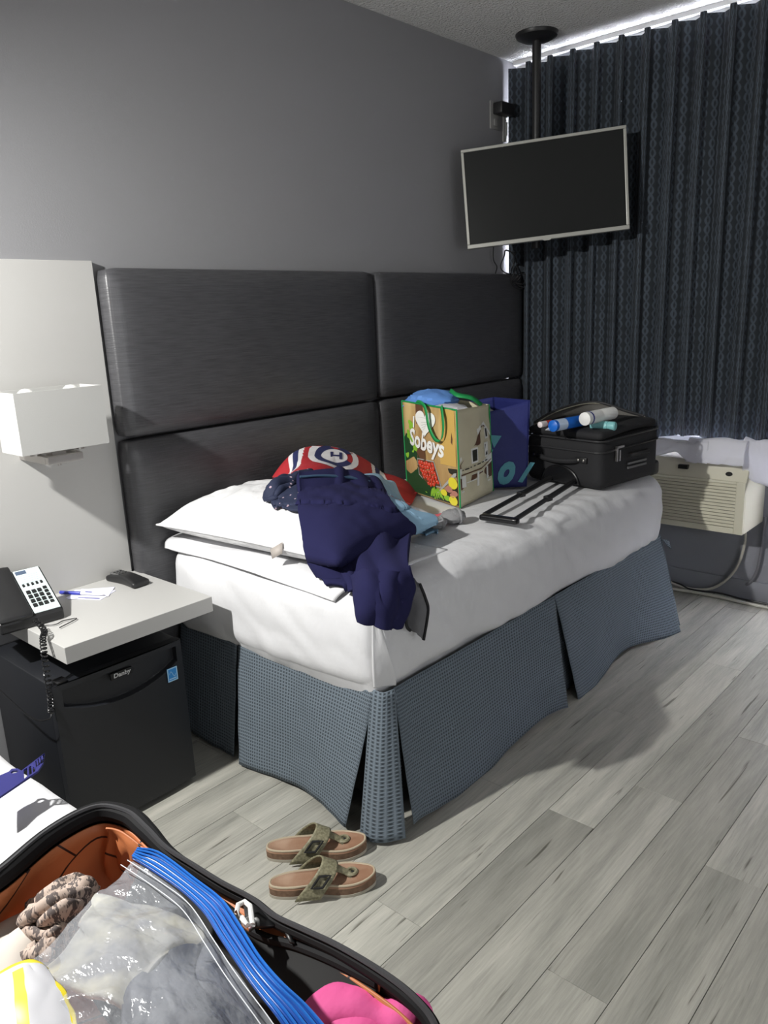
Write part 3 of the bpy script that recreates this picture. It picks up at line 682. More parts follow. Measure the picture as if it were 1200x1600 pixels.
# dark mesh shorts
MS = px([[(634, 900, -1.03), (645, 902, -1.035), (655, 912, -1.035)], [(634, 935, -1.04), (650, 930, -1.045), (664, 935, -1.045)], [(634, 975, -1.04), (650, 960, -1.05), (668, 955, -1.05)], [(640, 985, -1.04), (652, 990, -1.05), (661, 1000, -1.05)]])
ms = thing('mesh_shorts', 'black and grey mesh shorts hanging beside the navy trousers on the sheet', 'shorts', (-2.02, -1.04, .5))
g = cloth(MS, 20, 30, .005, 18, 4, over=['bed']); L(g, ms); obj('mesh_fabric', g, M_mesh, ms, auto=0, solid=.002)
for e in (0, 1):
    g = G().tube([g_+Vector((0, -.002, 0)) for g_ in [surf(MS)(e, i/20) for i in range(21)]], .004, 6); L(g, ms); obj('binding', g, M_blkcloth, ms)
# floral navy garment
M_flo = mat('navy_print', (.012, .018, .05), .8, var=(55, (.015, .02, .055)))
def _f():
    n, l, b = nodes(M_flo); tc = n.new('ShaderNodeTexCoord'); v = n.new('ShaderNodeTexVoronoi'); v.inputs['Scale'].default_value = 42; l.new(tc.outputs['Object'], v.inputs['Vector'])
    rp = n.new('ShaderNodeValToRGB'); rp.color_ramp.interpolation = 'CONSTANT'; e = rp.color_ramp.elements; e[0].color = (.4, .3, .36, 1); e[1].position = .16; e[1].color = (.012, .018, .05, 1)
    l.new(v.outputs['Distance'], rp.inputs[0]); l.new(rp.outputs[0], b.inputs['Base Color'])
_f()
FL = px([[(425, 756, -.45), (445, 742, -.45), (475, 737, -.46), (490, 745, -.47)], [(412, 770, -.49), (435, 752, -.52), (468, 750, -.53), (488, 756, -.53)],
         [(408, 782, -.50), (432, 776, -.555), (462, 776, -.565), (488, 778, -.56)], [(418, 790, -.50), (440, 798, -.55), (468, 800, -.57), (492, 800, -.57)]])
fl = thing('printed_top', 'navy top with small pale flower print bunched on the pillow left of the trousers', 'top', (-2.0, -.5, .75))
g = cloth(FL, 50, 40, .016, 26, 8, over=['bed', 'jersey'], gap=.02); L(g, fl); obj('fabric', g, M_flo, fl, solid=.006, auto=0)
# light blue shirt
M_sky = mat('pale_blue_cotton', (.26, .43, .58), .9, bump=(500, .2, (1, 1, 1), .001))
SB = px([[(545, 742, -.44), (590, 745, -.42), (610, 752, -.40), (622, 764, -.42)], [(575, 752, -.56), (604, 764, -.55), (622, 775, -.53), (636, 790, -.52)],
         [(595, 775, -.62), (618, 795, -.64), (640, 800, -.63), (655, 800, -.60)], [(618, 800, -.68), (640, 818, -.71), (662, 814, -.69), (682, 806, -.64)],
         [(640, 815, -.74), (655, 832, -.735), (668, 834, -.735), (686, 830, -.73)]])
sb = thing('blue_shirt', 'pale blue shirt sleeve trailing from the clothes pile toward the rolled socks', 'shirt', (-1.6, -.55, .66))
g = cloth(SB, 50, 60, .010, 14, 12, over=['bed', 'jersey'], gap=.008); L(g, sb); obj('sleeve', g, M_sky, sb, solid=.006, auto=0)
M_sock = mat('grey_sock', (.24, .24, .245), .95, bump=(300, .5, (1, 1, 1), .003)); M_pink2 = mat('coral_trim', (.7, .12, .16), .8)
for q, sc_, lb in (((708, 814), 1.0, 'larger rolled grey sock pair, right of the blue sleeve'), ((683, 822), .78, 'smaller rolled grey sock touching the end of the blue sleeve')):
    p = W(*q, 2, .668); s = thing('rolled_socks', lb, 'socks', (p.x, p.y, .662), math.radians(-35), 'rolled grey socks beside the blue sleeve')
    obj('roll', blob((0, 0, .022*sc_), (.042*sc_, .034*sc_, .024*sc_), .12, 3, sc_*5, flat=.02), M_sock, s)
    obj('cuff', G().tube([(.018*sc_, .029*sc_*math.cos(t), .022*sc_+.021*sc_*math.sin(t)) for t in [2*PI*i/24 for i in range(24)]], .006*sc_, 8, closed=True), M_sock, s)
g = cloth(px([[(676, 806, .668), (700, 800, .668), (722, 804, .668)], [(668, 812, .672), (694, 808, .676), (715, 812, .672)]], 2), 16, 6, .003, 10, 1)
ck = obj('coral_strap', g, M_pink2, solid=.003); tag(ck, 'coral pink fabric strip lying behind the rolled socks', 'fabric strip')

# ------------------------------------------------------------------ shopping bag
BZ = .662
A0, A1, A2 = Vector((-1.268, -.318, BZ)), Vector((-1.382, -.652, BZ)), Vector((-1.105, -.60, BZ)); A3 = A0+(A2-A1)
T0, T1, T2 = Vector((-1.262, -.300, 1.005)), Vector((-1.380, -.642, 1.0)), Vector((-1.095, -.578, .985)); T3 = T0+(T2-T1)
bag = thing('grocery_bag', 'reusable grocery bag with produce and store-front print and green handles', 'bag', (-1.24, -.47, BZ))
M_kraft = mat('bag_wood_print', (.36, .21, .08), .45, var=(14, (.62, .45, .20), (1, 1, .2)))
M_sepia = mat('bag_sepia_print', (.60, .55, .38), .5, var=(5, (.68, .63, .46)))
def quad(P, Q, Rr, T, bul=.012, sd=0):
    def fn(u, v):
        p = P.lerp(Q, u).lerp(T.lerp(Rr, u), v); n_ = (Q-P).cross(T-P).normalized()
        return p+n_*(bul*math.sin(PI*u)*math.sin(PI*min(1, v*1.1))**.7+.004*noise.noise(Vector((u*4+sd, v*5, sd))))
    return fn
faces = {'front_face': (quad(A0, A1, T1, T0, .010, 1), M_kraft), 'end_face': (quad(A1, A2, T2, T1, .014, 2), M_sepia), 'rear_face': (quad(A2, A3, T3, T2, .01, 3), M_sepia), 'far_end_face': (quad(A3, A0, T0, T3, .01, 4), M_sepia)}
for nme, (fn, m) in faces.items(): obj(nme, L(G().grid(fn, 24, 24), bag), m, bag, solid=.0015, auto=0)
F1, F2 = faces['front_face'][0], faces['end_face'][0]
def decal(F, loops, o=.0012):
    g = shape2d(loops) if isinstance(loops, list) else loops
    def mp(v):
        a, b = v.x, v.y; p = F(a, b); n_ = (F(a+.01, b)-p).cross(F(a, b+.01)-p).normalized()
        return p+n_*o
    return g.map(mp)
# front print
cols = [mat('print_white', (.85, .85, .8), .5), mat('print_dkgreen', (.015, .06, .02), .5), mat('print_lime', (.25, .5, .04), .5), mat('print_tomato', (.62, .06, .03), .35), mat('print_lemon', (.75, .65, .05), .4),
        mat('print_brown', (.13, .06, .03), .5), mat('print_black', (.03, .03, .02), .5), mat('print_grey', (.4, .4, .38), .5), mat('print_amber', (.60, .38, .10), .5), mat('print_onion', (.45, .2, .15), .5), M_green]
P = G()
def dc(ci, loops, o, F=F1):
    g = decal(F, loops, o); P.add(g.v, g.f, ci)
def jag(x0, x1, y0, y1, n, sd, am):
    r = random.Random(sd); top = [(x0+(x1-x0)*i/n, y1+r.uniform(-am, am)) for i in range(n+1)]; bot = [(x1-(x1-x0)*i/n, y0) for i in range(n+1)]; return [top+bot]
dc(5, [[(.27, .99), (.40, .99), (.42, .70), (.46, .40), (.28, .42)]], .0014)
dc(8, jag(.72, .97, .42, .99, 6, 5, .0), .0014); dc(5, [[(.82, .85), (.88, .93), (.93, .7), (.9, .52), (.84, .6)]], .0017)
dc(1, [[(.01, .02), (.01, .60), (.06, .66), (.16, .62), (.24, .50), (.34, .42), (.38, .30), (.62, .16), (.70, .02)]], .0018)
dc(6, [[(.28, .34), (.98, .40), (.98, .02), (.55, .02)]], .0016)
r = random.Random(2)
for k in range(16):
    x, y = r.uniform(.04, .30), r.uniform(.40, .78)
    if x > .2 and y > .65: continue
    dc(2, [ell(x, y, r.uniform(.03, .055), r.uniform(.025, .045), 10, r.uniform(0, 3))], .0021+k*.00001)
for k in range(14): dc(2 if k % 3 == 0 else 1, [ell(r.uniform(.3, .65), r.uniform(.05, .2), .05, .018, 8, r.uniform(0, 3))], .0022)
for k in range(7): dc(2, [ell(.52+.03*k, .08+.01*(k % 3), .014, .06, 8, -.5+.17*k)], .0024)
# tomato tray
dc(7, [[(.285, .415), (.615, .43), (.72, .165), (.47, .145), (.30, .24)]], .0026); dc(5, [[(.295, .405), (.605, .42), (.70, .175), (.475, .155), (.31, .245)]], .0028)
for k in range(34):
    i, j = k % 6, k//6; x = .33+.052*i+.018*j+r.uniform(-.01, .01); y = .385-.042*j+r.uniform(-.008, .008)
    if x < .31+.25*max(0, (.27-y)/.12)*.6 or x > .60+.1*(.41-y)/.25: continue
    dc(3, [ell(x, y, .030, .021, 10, r.uniform(0, 3))], .0030+k*.00001); dc(0, [ell(x-.006, y+.006, .005, .004, 6)], .0036)
dc(7, [[(.63, .10), (.65, .10), (.97, .33), (.97, .36), (.93, .35)]], .0026)
for x, y, a, b, c in ((.91, .245, .075, .062, 4), (.75, .12, .055, .035, 4), (.80, .07, .06, .03, 2), (.90, .06, .07, .05, 4), (.84, .17, .06, .035, 9), (.93, .14, .05, .03, 9), (.90, .115, .05, .025, 9)): dc(c, [ell(x, y, a, b, 16)], .003)
# lettering
dc(0, [[(.235, .74), (.258, .74), (.258, .86), (.235, .86)]], .004)
heart = [(.465+.19*(math.sin(t)**3), .82+.0085*(13*math.cos(t)-5*math.cos(2*t)-2*math.cos(3*t)-math.cos(4*t))*1.1) for t in [2*PI*k/40 for k in range(40)]]
dc(0, [heart], .004)
for k in range(5): dc(7, [[(.36+.02*k, .80-.025*k), (.36+.02*k, .803-.025*k), (.53-.02*k, .83-.02*k), (.53-.02*k, .826-.02*k)]], .0044)
tx = txt('Sobeys', .27, .25, .008, .86); tx.map(lambda v: (v.x*.98+.46, v.y*.95+.60-v.x*.09, 0)); g = decal(F1, tx, .0042); P.add(g.v, g.f, 0)
L(P, bag); obj('front_print', P, cols, bag, smooth=False, label='I heart Sobeys lettering over tomatoes, greens and lemons')
P = G()
def de(ci, loops, o): dc(ci, loops, o, F2)
de(5, [[(.03, .50), (.03, .44), (.40, .62), (.66, .80), (.75, .80), (.98, .64), (.98, .36), (.03, .40)]], .0012)
de(0, [[(.03, .46), (.03, .50), (.60, .80), (.62, .76)]], .0016); de(0, [[(.60, .79), (.74, .83), (.96, .68), (.96, .65), (.74, .79)]], .0016)
de(0, [[(.50, .70), (.50, .77), (.57, .77), (.57, .73)]], .0016)
for q in ((.28, .42, .46, .58), (.68, .44, .82, .60), (.72, .64, .84, .77)):
    de(0, [[(q[0], q[1]), (q[2], q[1]), (q[2], q[3]), (q[0], q[3])]], .0018); de(6, [[(q[0]+.03, q[1]+.02), (q[2]-.03, q[1]+.02), (q[2]-.03, q[3]-.02), (q[0]+.03, q[3]-.02)]], .0021)
de(0, [[(.01, .30), (.01, .40), (.55, .405), (.98, .46), (.98, .36), (.55, .30)]], .0023)
for k, (x_, w_) in enumerate(((.07, .02), (.12, .10), (.25, .03), (.34, .04), (.43, .09), (.56, .06), (.67, .09))): de(6, [[(x_, .372+.04*x_), (x_+w_, .374+.04*x_), (x_+w_, .386+.04*x_), (x_, .384+.04*x_)]], .0028)
de(5, [[(.04, .325), (.55, .33), (.95, .385), (.95, .395), (.55, .343), (.04, .338)]], .0028)
de(5, [[(.03, .18), (.03, .30), (.55, .30), (.97, .36), (.97, .19)]], .0014)
for q in ((.05, .20, .14, .32), (.44, .16, .49, .32), (.74, .19, .82, .33)): de(0, [[(q[0], q[1]), (q[2], q[1]), (q[2], q[3]), (q[0], q[3])]], .0022)
for q in ((.05, .20, .85, .212), (.03, .15, .9, .165), (.15, .235, .44, .245)): de(0, [[(q[0], q[1]), (q[2], q[1]), (q[2], q[3]), (q[0], q[3])]], .0024)
L(P, bag); obj('end_print', P, cols, bag, smooth=False, label='sepia store-front drawing')
for a, b in ((A0, T0), (A1, T1), (A2, T2), (A3, T3), (T0, T1)): obj('edge_binding', L(G().tube([a, b], .0033, 6), bag), M_green, bag)
def ribbon(path, wd, n=40):
    P_ = smoothpath(path, n); g = G(); vs = []
    for p, w_ in zip(P_, [wd]*len(P_)): vs += [p-w_/2, p+w_/2]
    return g.add(vs, [(2*i, 2*i+1, 2*i+3, 2*i+2) for i in range(n)])
fd = (A1-A0).normalized(); fn_ = Vector((fd.y, -fd.x, 0)); fn_ = fn_ if fn_.dot(CAM-A1) > 0 else -fn_
def on1(u, v, o=.012): return A0.lerp(A1, u).lerp(T0.lerp(T1, u), v)+fn_*o
g = ribbon([on1(.22, .96, -.01), on1(.30, 1.02, .0), on1(.45, 1.02, .012), on1(.56, .97, .022), on1(.60, .80, .022), on1(.70, .68, .022), on1(.80, .68, .022), on1(.85, .80, .022), on1(.84, .93, .02), on1(.76, 1.02, .004), on1(.74, .95, -.01)], (fd*.012+Vector((0, 0, .010))), 60)
L(g, bag); obj('handle', g, M_green, bag, solid=.002, auto=0)
bo = A3-A0
g = ribbon([on1(.30, .93, 0)+bo*.9, on1(.40, 1.06, 0)+bo*.8, on1(.55, 1.10, 0)+bo*.6, on1(.72, 1.08, 0)+bo*.5, on1(.85, 1.04, 0)+bo*.7, on1(.90, .95, 0)+bo*.9], Vector((.018, .006, .012)), 40)
L(g, bag); obj('handle', g, M_green, bag, solid=.002, auto=0)
# things sticking out of the bag
cx_ = (T0+T2)/2
pk = thing('folded_cloth', 'folded pale blue and white cloth showing above the rim of the grocery bag', 'cloth', (cx_.x, cx_.y, .95))
obj('blue_fold', blob((.0, .06, .045), (.10, .10, .045), .2, 3, 2), mat('sky_fold', (.12, .28, .66), .7), pk); obj('white_fold', blob((-.04, -.04, .01), (.08, .10, .036), .2, 3, 6), M_towel, pk)

# blue bag behind
bb = thing('blue_tote_bag', 'dark blue tote bag with teal lettering between grocery bag and black suitcase', 'bag', (-.98, -.48, .66))
M_bb = mat('royal_blue_fabric', (.012, .018, .13), .65, bump=(400, .3, (1, 1, 1), .002)); M_teal = mat('teal_print', (.07, .28, .34), .6)
Bq = [Vector((-1.12, -.50, .662)), Vector((-.975, -.665, .662)), Vector((-.80, -.42, .662)), Vector((-.93, -.26, .662))]
Tq = [Vector((-1.10, -.50, .935)), Vector((-.925, -.650, .985)), Vector((-.80, -.40, .975)), Vector((-.93, -.26, .95))]
FB = [quad(Bq[i], Bq[(i+1) % 4], Tq[(i+1) % 4], Tq[i], .012, i+5) for i in range(4)]
for i, nme in enumerate(('front_face', 'side_face', 'rear_face', 'far_side_face')): obj(nme, L(G().grid(FB[i], 20, 20), bb), M_bb, bb, solid=.002, auto=0)
P = G()
for s_, x, y, sz, rt in (('o', .60, .22, .62, 0), ('l', .20, .30, .62, -.1), ('/', .95, .16, .34, -.2)):
    t_ = txt(s_, sz, .3, .035, .8); t_.xf(Matrix.Rotation(rt, 4, 'Z')); t_.map(lambda v: (v.x+x, v.y*.8+y, 0)); t_.v = [Vector((min(v.x, 1.2), max(.02, v.y), 0)) for v in t_.v]; g = decal(FB[0], t_, .003); P.add(g.v, g.f)
g = decal(FB[0], [[(.32, .70), (.52, .66), (.40, .52)]], .003); P.add(g.v, g.f)
L(P, bb); obj('lettering', P, M_teal, bb, smooth=False, label='teal lettering')
g = blob((-.99, -.46, .93), (.08, .07, .03), .2, 3, 3); L(g, bb); 
wc = tag(obj('white_bundle', blob((-.995, -.47, .925), (.07, .07, .028), .2, 3, 3), M_towel), 'white cloth just showing inside the top of the blue tote bag', 'cloth')

# ------------------------------------------------------------------ black carry-on suitcase
ca = thing('carry_on_suitcase', 'black soft carry-on suitcase lying on the bed with telescopic handle pulled out', 'suitcase', (-.855, -.585, .662), math.radians(-9))
# local: x along length, y negative toward the room
LS, WS, HS = .375, .355, .185
g = softbox((0, -WS, 0), (LS, 0, HS), .03, (24, 20, 12)); g.map(lambda v: Vector((v.x, v.y, v.z+.012*(v.x/LS)*(v.z/HS)))); obj('shell', g, M_blkcloth, ca, auto=0)
g = softbox((.005, -WS+.006, HS-.006), (LS-.01, -.006, HS+.028), .016, (22, 18, 4)); g.map(lambda v: Vector((v.x, v.y, v.z+.012*(v.x/LS)+.012*math.exp(-((v.x-.22)/.15)**2)))); obj('lid', g, M_blkcloth, ca, auto=0)
def rimpath(z, o=.004): return [(-o+.03, -o*-1, z)]
def rrect(x0, y0, x1, y1, r, z, n=6, slope=0):
    P_ = []
    for cx1, cy1, a0 in ((x1-r, y1-r, 0), (x0+r, y1-r, 90), (x0+r, y0+r, 180), (x1-r, y0+r, 270)):
        for i in range(n+1):
            a = math.radians(a0+90*i/n); x = cx1+r*math.cos(a); P_.append((x, cy1+r*math.sin(a), z+slope*x))
    return P_
M_zip = mat('zip_black', (.03, .03, .032), .35)
for z in (HS-.004, HS-.045): obj('piping', G().tube(rrect(-.003, -WS-.003, LS+.003, .003, .032, z, slope=.025), .0035, 6, closed=True), M_zip, ca)
# raised flap behind the toiletries
fl_rows = [[(.10, -.10, HS+.03), (.10, -.18, HS+.035), (.12, -.27, HS+.03)], [(.26, -.06, HS+.05), (.30, -.18, HS+.075), (.33, -.30, HS+.05)], [(.40, -.04, HS+.04), (.41, -.18, HS+.06), (.41, -.33, HS+.045)]]
fr_ = smoothpath([(.02, -.03, HS+.04), (.10, -.025, HS+.062), (.20, -.03, HS+.08), (.31, -.05, HS+.09), (.36, -.10, HS+.085), (.37, -.20, HS+.06), (.365, -.29, HS+.045)], 30)
obj('flap_rim', G().tube(fr_, .006, 8), M_zip, ca)
g = G(); vs = []
for p in fr_: vs += [p, Vector((p.x, p.y, HS+.02))]
g.add(vs, [(2*i, 2*i+1, 2*i+3, 2*i+2) for i in range(30)]); obj('open_flap', g, mat('flap_lining', (.10, .095, .085), .7), ca, solid=.004, auto=0)
g = G().tube([p+Vector((0, -.006, -.004)) for p in fr_], .0022, 6); obj('zip_teeth', g, mat('zip_brass', (.4, .38, .3), .4, .4), ca)
# carry handle on the near face
hp = smoothpath([(-.004, -.08, .105), (-.020, -.10, .103), (-.026, -.15, .100), (-.026, -.19, .100), (-.020, -.235, .103), (-.004, -.255, .105)], 24)
obj('carry_handle', G().tube(hp, .010, 8), M_blkcloth, ca)
for yy in (-.062, -.272):
    obj('handle_plate', rbox((.008, .05, .022), .003, 2, (-.004, yy, .107)), M_blk, ca)
    g = G()
    for d in (-.012, .012): g.lathe([(.001, -.012), (.005, -.0105), (.005, -.006)], 12, c=(0, yy+d, .107), axis='x')
    obj('rivet', g, M_chrome, ca)
# telescopic handle and its housing
g = G().tube([(-.004, -.175+.085*math.cos(t), .012+.062*math.sin(t)) for t in [PI*i/20 for i in range(21)]], .005, 8); obj('housing_rim', g, M_blkg, ca)
obj('handle_housing', G().prism([(-.175+.080*math.cos(t), .012+.058*math.sin(t)) for t in [PI*i/20 for i in range(21)]], lambda y, z, h: (-.006+.008*h, y, z)), M_blkg, ca)
RI = (Matrix.Translation(ca.location) @ ca.rotation_euler.to_matrix().to_4x4()).inverted()
for yy, q in ((-.125, (757, 804)), (-.235, (806, 811))):
    e_ = RI @ W(*q, 2, .678); m_ = Vector((.01, yy, .022)).lerp(e_, .5)
    obj('handle_tube', G().tube([(.01, yy, .022), m_], .0100, 8), M_blk, ca); obj('handle_tube', G().tube([m_.lerp(Vector((.01, yy, .022)), .05), e_], .0082, 8), M_blk, ca); obj('tube_collar', rbox((.03, .02, .02), .003, 2, m_), M_blk, ca)
ga, gb = RI @ W(751, 807, 2, .678), RI @ W(810, 815, 2, .678)
g = softbox((0, -.014, -.010), ((gb-ga).length, .014, .010), .007, (16, 5, 4)); g.xf(Matrix.Translation(ga) @ Vector((1, 0, 0)).rotation_difference(gb-ga).to_matrix().to_4x4()); obj('grip', g, M_blkg, ca)
# side details: brand badge, handle, feet
g = G(); g.box((.08, -WS-.012, .10), (.088, -WS-.004, .155)); g.box((.096, -WS-.012, .10), (.104, -WS-.004, .14)); g.box((.08, -WS-.012, .148), (.125, -WS-.004, .156)); obj('zip_pull', g, M_chrome, ca)
g = G(); g.box((.16, -WS-.008, .06), (.28, -WS-.003, .068)); g.box((.16, -WS-.008, .076), (.28, -WS-.003, .084)); obj('badge', g, mat('badge_grey', (.12, .12, .12), .4), ca)
obj('side_handle', G().tube(smoothpath([(.17, -WS+.004, .11), (.19, -WS-.016, .112), (.27, -WS-.016, .112), (.30, -WS+.004, .11)], 16), .008, 8), M_blkcloth, ca)
for yy in (-.03, -WS+.03):
    obj('wheel_housing', rbox((.06, .05, .06), .015, 3, (LS-.008, yy, .03)), M_blk, ca)
# toiletries on the suitcase
def bottle(name, label, q0, q1, z, r, ms, capfrac=.3, cat='tube', r1=None):
    a, b = W(*q0, 2, z), W(*q1, 2, z); d = b-a; t_ = thing(name, label, cat, a, rot=Vector((1, 0, 0)).rotation_difference(d).to_euler()); ln = d.length; c = ln*(1-capfrac); r1 = r1 or r
    obj('tube_body', G().lathe([(r1*.3, 0), (r1, .006), (r, c*.5), (r, c)], 20, axis='x'), ms[0], t_); obj('cap', G().lathe([(r*.9, c), (r*.98, c+.004), (r*.98, ln-.004), (r*.8, ln)], 20, axis='x'), ms[1], t_); return t_
M_bl = mat('tube_blue', (.01, .13, .55), .35); M_tl = mat('tube_teal', (.22, .52, .53), .4)
t1 = bottle('toothpaste_tube', 'blue tube with white cap lying on the black suitcase', (862, 666), (925, 654), .905, .021, (M_bl, M_white), .28)
obj('label_band', G().lathe([(.0212, .02), (.0214, .07)], 20, axis='x'), mat('band_pale', (.5, .6, .75), .4), t1)
t2 = bottle('lotion_bottle', 'white bottle with navy band behind the blue tube on the suitcase', (912, 655), (958, 645), .925, .024, (M_white, M_white), .5, 'bottle')
obj('label_band', G().lathe([(.0243, .028), (.0245, .036)], 20, axis='x'), mat('band_navy', (.02, .03, .2), .4), t2)
t3 = bottle('teal_tube', 'pale teal tube lying in front of the white bottle on the suitcase', (922, 664), (962, 666), .890, .017, (M_tl, M_tl), .3)
t4 = bottle('white_squeeze_tube', 'small white tapered tube at the left of the blue tube on the suitcase', (852, 672), (880, 664), .892, .011, (M_white, M_white), .2, 'tube', .002)
t5 = bottle('red_cap_tube', 'small tube with red cap behind the suitcase corner beside the blue tote', (842, 664), (862, 660), .905, .011, (mat('tube_pink', (.8, .72, .72), .4), mat('cap_red', (.5, .05, .03), .4)), .5)

# ------------------------------------------------------------------ air conditioner and towels
ac = thing('air_conditioner', 'beige wall air conditioner with horizontal louvres under the window', 'air conditioner', (XW, -.95, .38))
ax = -.26; aw0, aw1 = -.275, .275   # local y
prof = [(0, -.01), (ax+.006, -.01), (ax, -.003), (ax-.002, .215), (ax+.035, .285), (0, .285)]
g = G().prism([(p[0], p[1]) for p in prof], lambda x, z, h: (x, aw0+(aw1-aw0)*h, z)); obj('casing', g, M_ac, ac, smooth=False, bev=.004)
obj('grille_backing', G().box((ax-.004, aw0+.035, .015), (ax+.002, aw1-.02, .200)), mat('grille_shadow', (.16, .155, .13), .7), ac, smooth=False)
for k in range(13):
    z = .018+k*.0142
    g = G().prism([(ax-.004, z+.0095), (ax-.012, z+.0015), (ax-.0135, z+.0035), (ax-.006, z+.0125)], lambda x, zz, h: (x, aw0+.035+(aw1-aw0-.055)*h, zz)); obj('louvre', g, M_ac, ac, smooth=False)
g = G(); g.box((ax-.013, aw0, -.008), (ax-.001, aw0+.036, .214)); g.box((ax-.013, aw1-.021, -.008), (ax-.001, aw1, .214)); g.box((ax-.013, aw0+.036, -.008), (ax-.001, aw1-.021, .017)); g.box((ax-.013, aw0+.036, .203), (ax-.001, aw1-.021, .214)); obj('front_frame', g, M_ac, ac, smooth=False, bev=.002)
def slope_pt(y, t, o): return Vector((ax-.002+.037*t-o*.9, y, .215+.07*t+o*.4))
g = G().prism(ell(aw0+.075, .35, .014, .12, 16), lambda y, t, h: slope_pt(y, t, .003*h)); obj('sensor_window', g, M_blkg, ac)
g = G(); g.box((ax-.0, -.03, .245), (ax+.02, .01, .262)); obj('control_lid_notch', g, M_blk, ac)
M_tw = [M_towel]
def towel(label, rows, seed, **k):
    t_ = thing('towel', label, 'towel', rows[0][0], group='white towels over the air conditioner'); g = cloth(rows, 40, 24, .010, 14, seed); L(g, t_)
    obj('terry_cloth', g, M_towel, t_, solid=.008, auto=0)
yA = [-.62, -.75, -.85, -.93, -1.0, -1.07]; zf = [.665, .66, .675, .70, .665, .662]
towel('white towel draped over the left part of the air conditioner', [[(-.0, y, .685) for y in yA], [(-.10, y, .69+.003*i) for i, y in enumerate(yA)], [(-.17, y, .725) for y in yA], [(-.215, y, .752) for y in yA], [(-.228, y, (z+.735)/2) for y, z in zip(yA, zf)], [(-.228, y, z) for y, z in zip(yA, zf)]], 3)
yB = [-.98, -1.05, -1.12, -1.17, -1.215]
towel('white towel bunched over the right top of the air conditioner', [[(-.0, y, .69) for y in yB], [(-.10, y, .70) for y in yB], [(-.19, y, .76) for y in yB], [(-.222, y, .71) for y in yB], [(-.226, y, .665) for y in yB]], 8)
yC = [-1.195, -1.235, -1.27, -1.33, -1.40]
towel('white towel hanging down off the right end of the air conditioner', [[(.02, y, .69) for y in yC], [(-.08, y, .71) for y in yC], [(-.16, y, .765) for y in yC], [(-.18, y, .70) for y in yC], [(-.18, y, z) for y, z in zip(yC, (.64, .60, .59, .58, .59))]], 14)
def cable(name, label, pts, r, m, n=40, cat='cable'):
    o = obj(name, G().tube(smoothpath(pts, n), r, 8), m); return tag(o, label, cat)
cable('power_cable', 'pale cable drooping from the air conditioner to the floor by the bed end', [(.02, -1.16, .37), (.035, -1.165, .27), (.03, -1.135, .14), (.02, -1.06, .045), (.01, -.97, .015), (.015, -.88, .018), (.02, -.80, .03), (.03, -.55, .02)], .006, M_cord)
cable('drain_hose', 'dark grey hose hanging down the wall right of the air conditioner', [(.035, -1.24, .40), (.04, -1.235, .27), (.04, -1.225, .16), (.045, -1.205, .10), (.05, -1.18, .07)], .007, M_cordg)
cable('floor_cable', 'pale cable running along the floor at the foot of the window wall', [(.0, -.50, .012), (-.02, -.85, .008), (-.01, -.98, .008), (-.01, -1.1, .008), (-.02, -1.3, .008), (-.03, -1.9, .008), (0, -3.0, .008)], .007, M_cord)
cable('black_floor_cable', 'thin black cable lying behind the pale one on the floor', [(.03, -.5, .03), (.02, -.85, .028), (0, -.95, .016), (.01, -1.08, .02), (.02, -1.18, .010), (.03, -1.4, .008)], .004, M_blk)

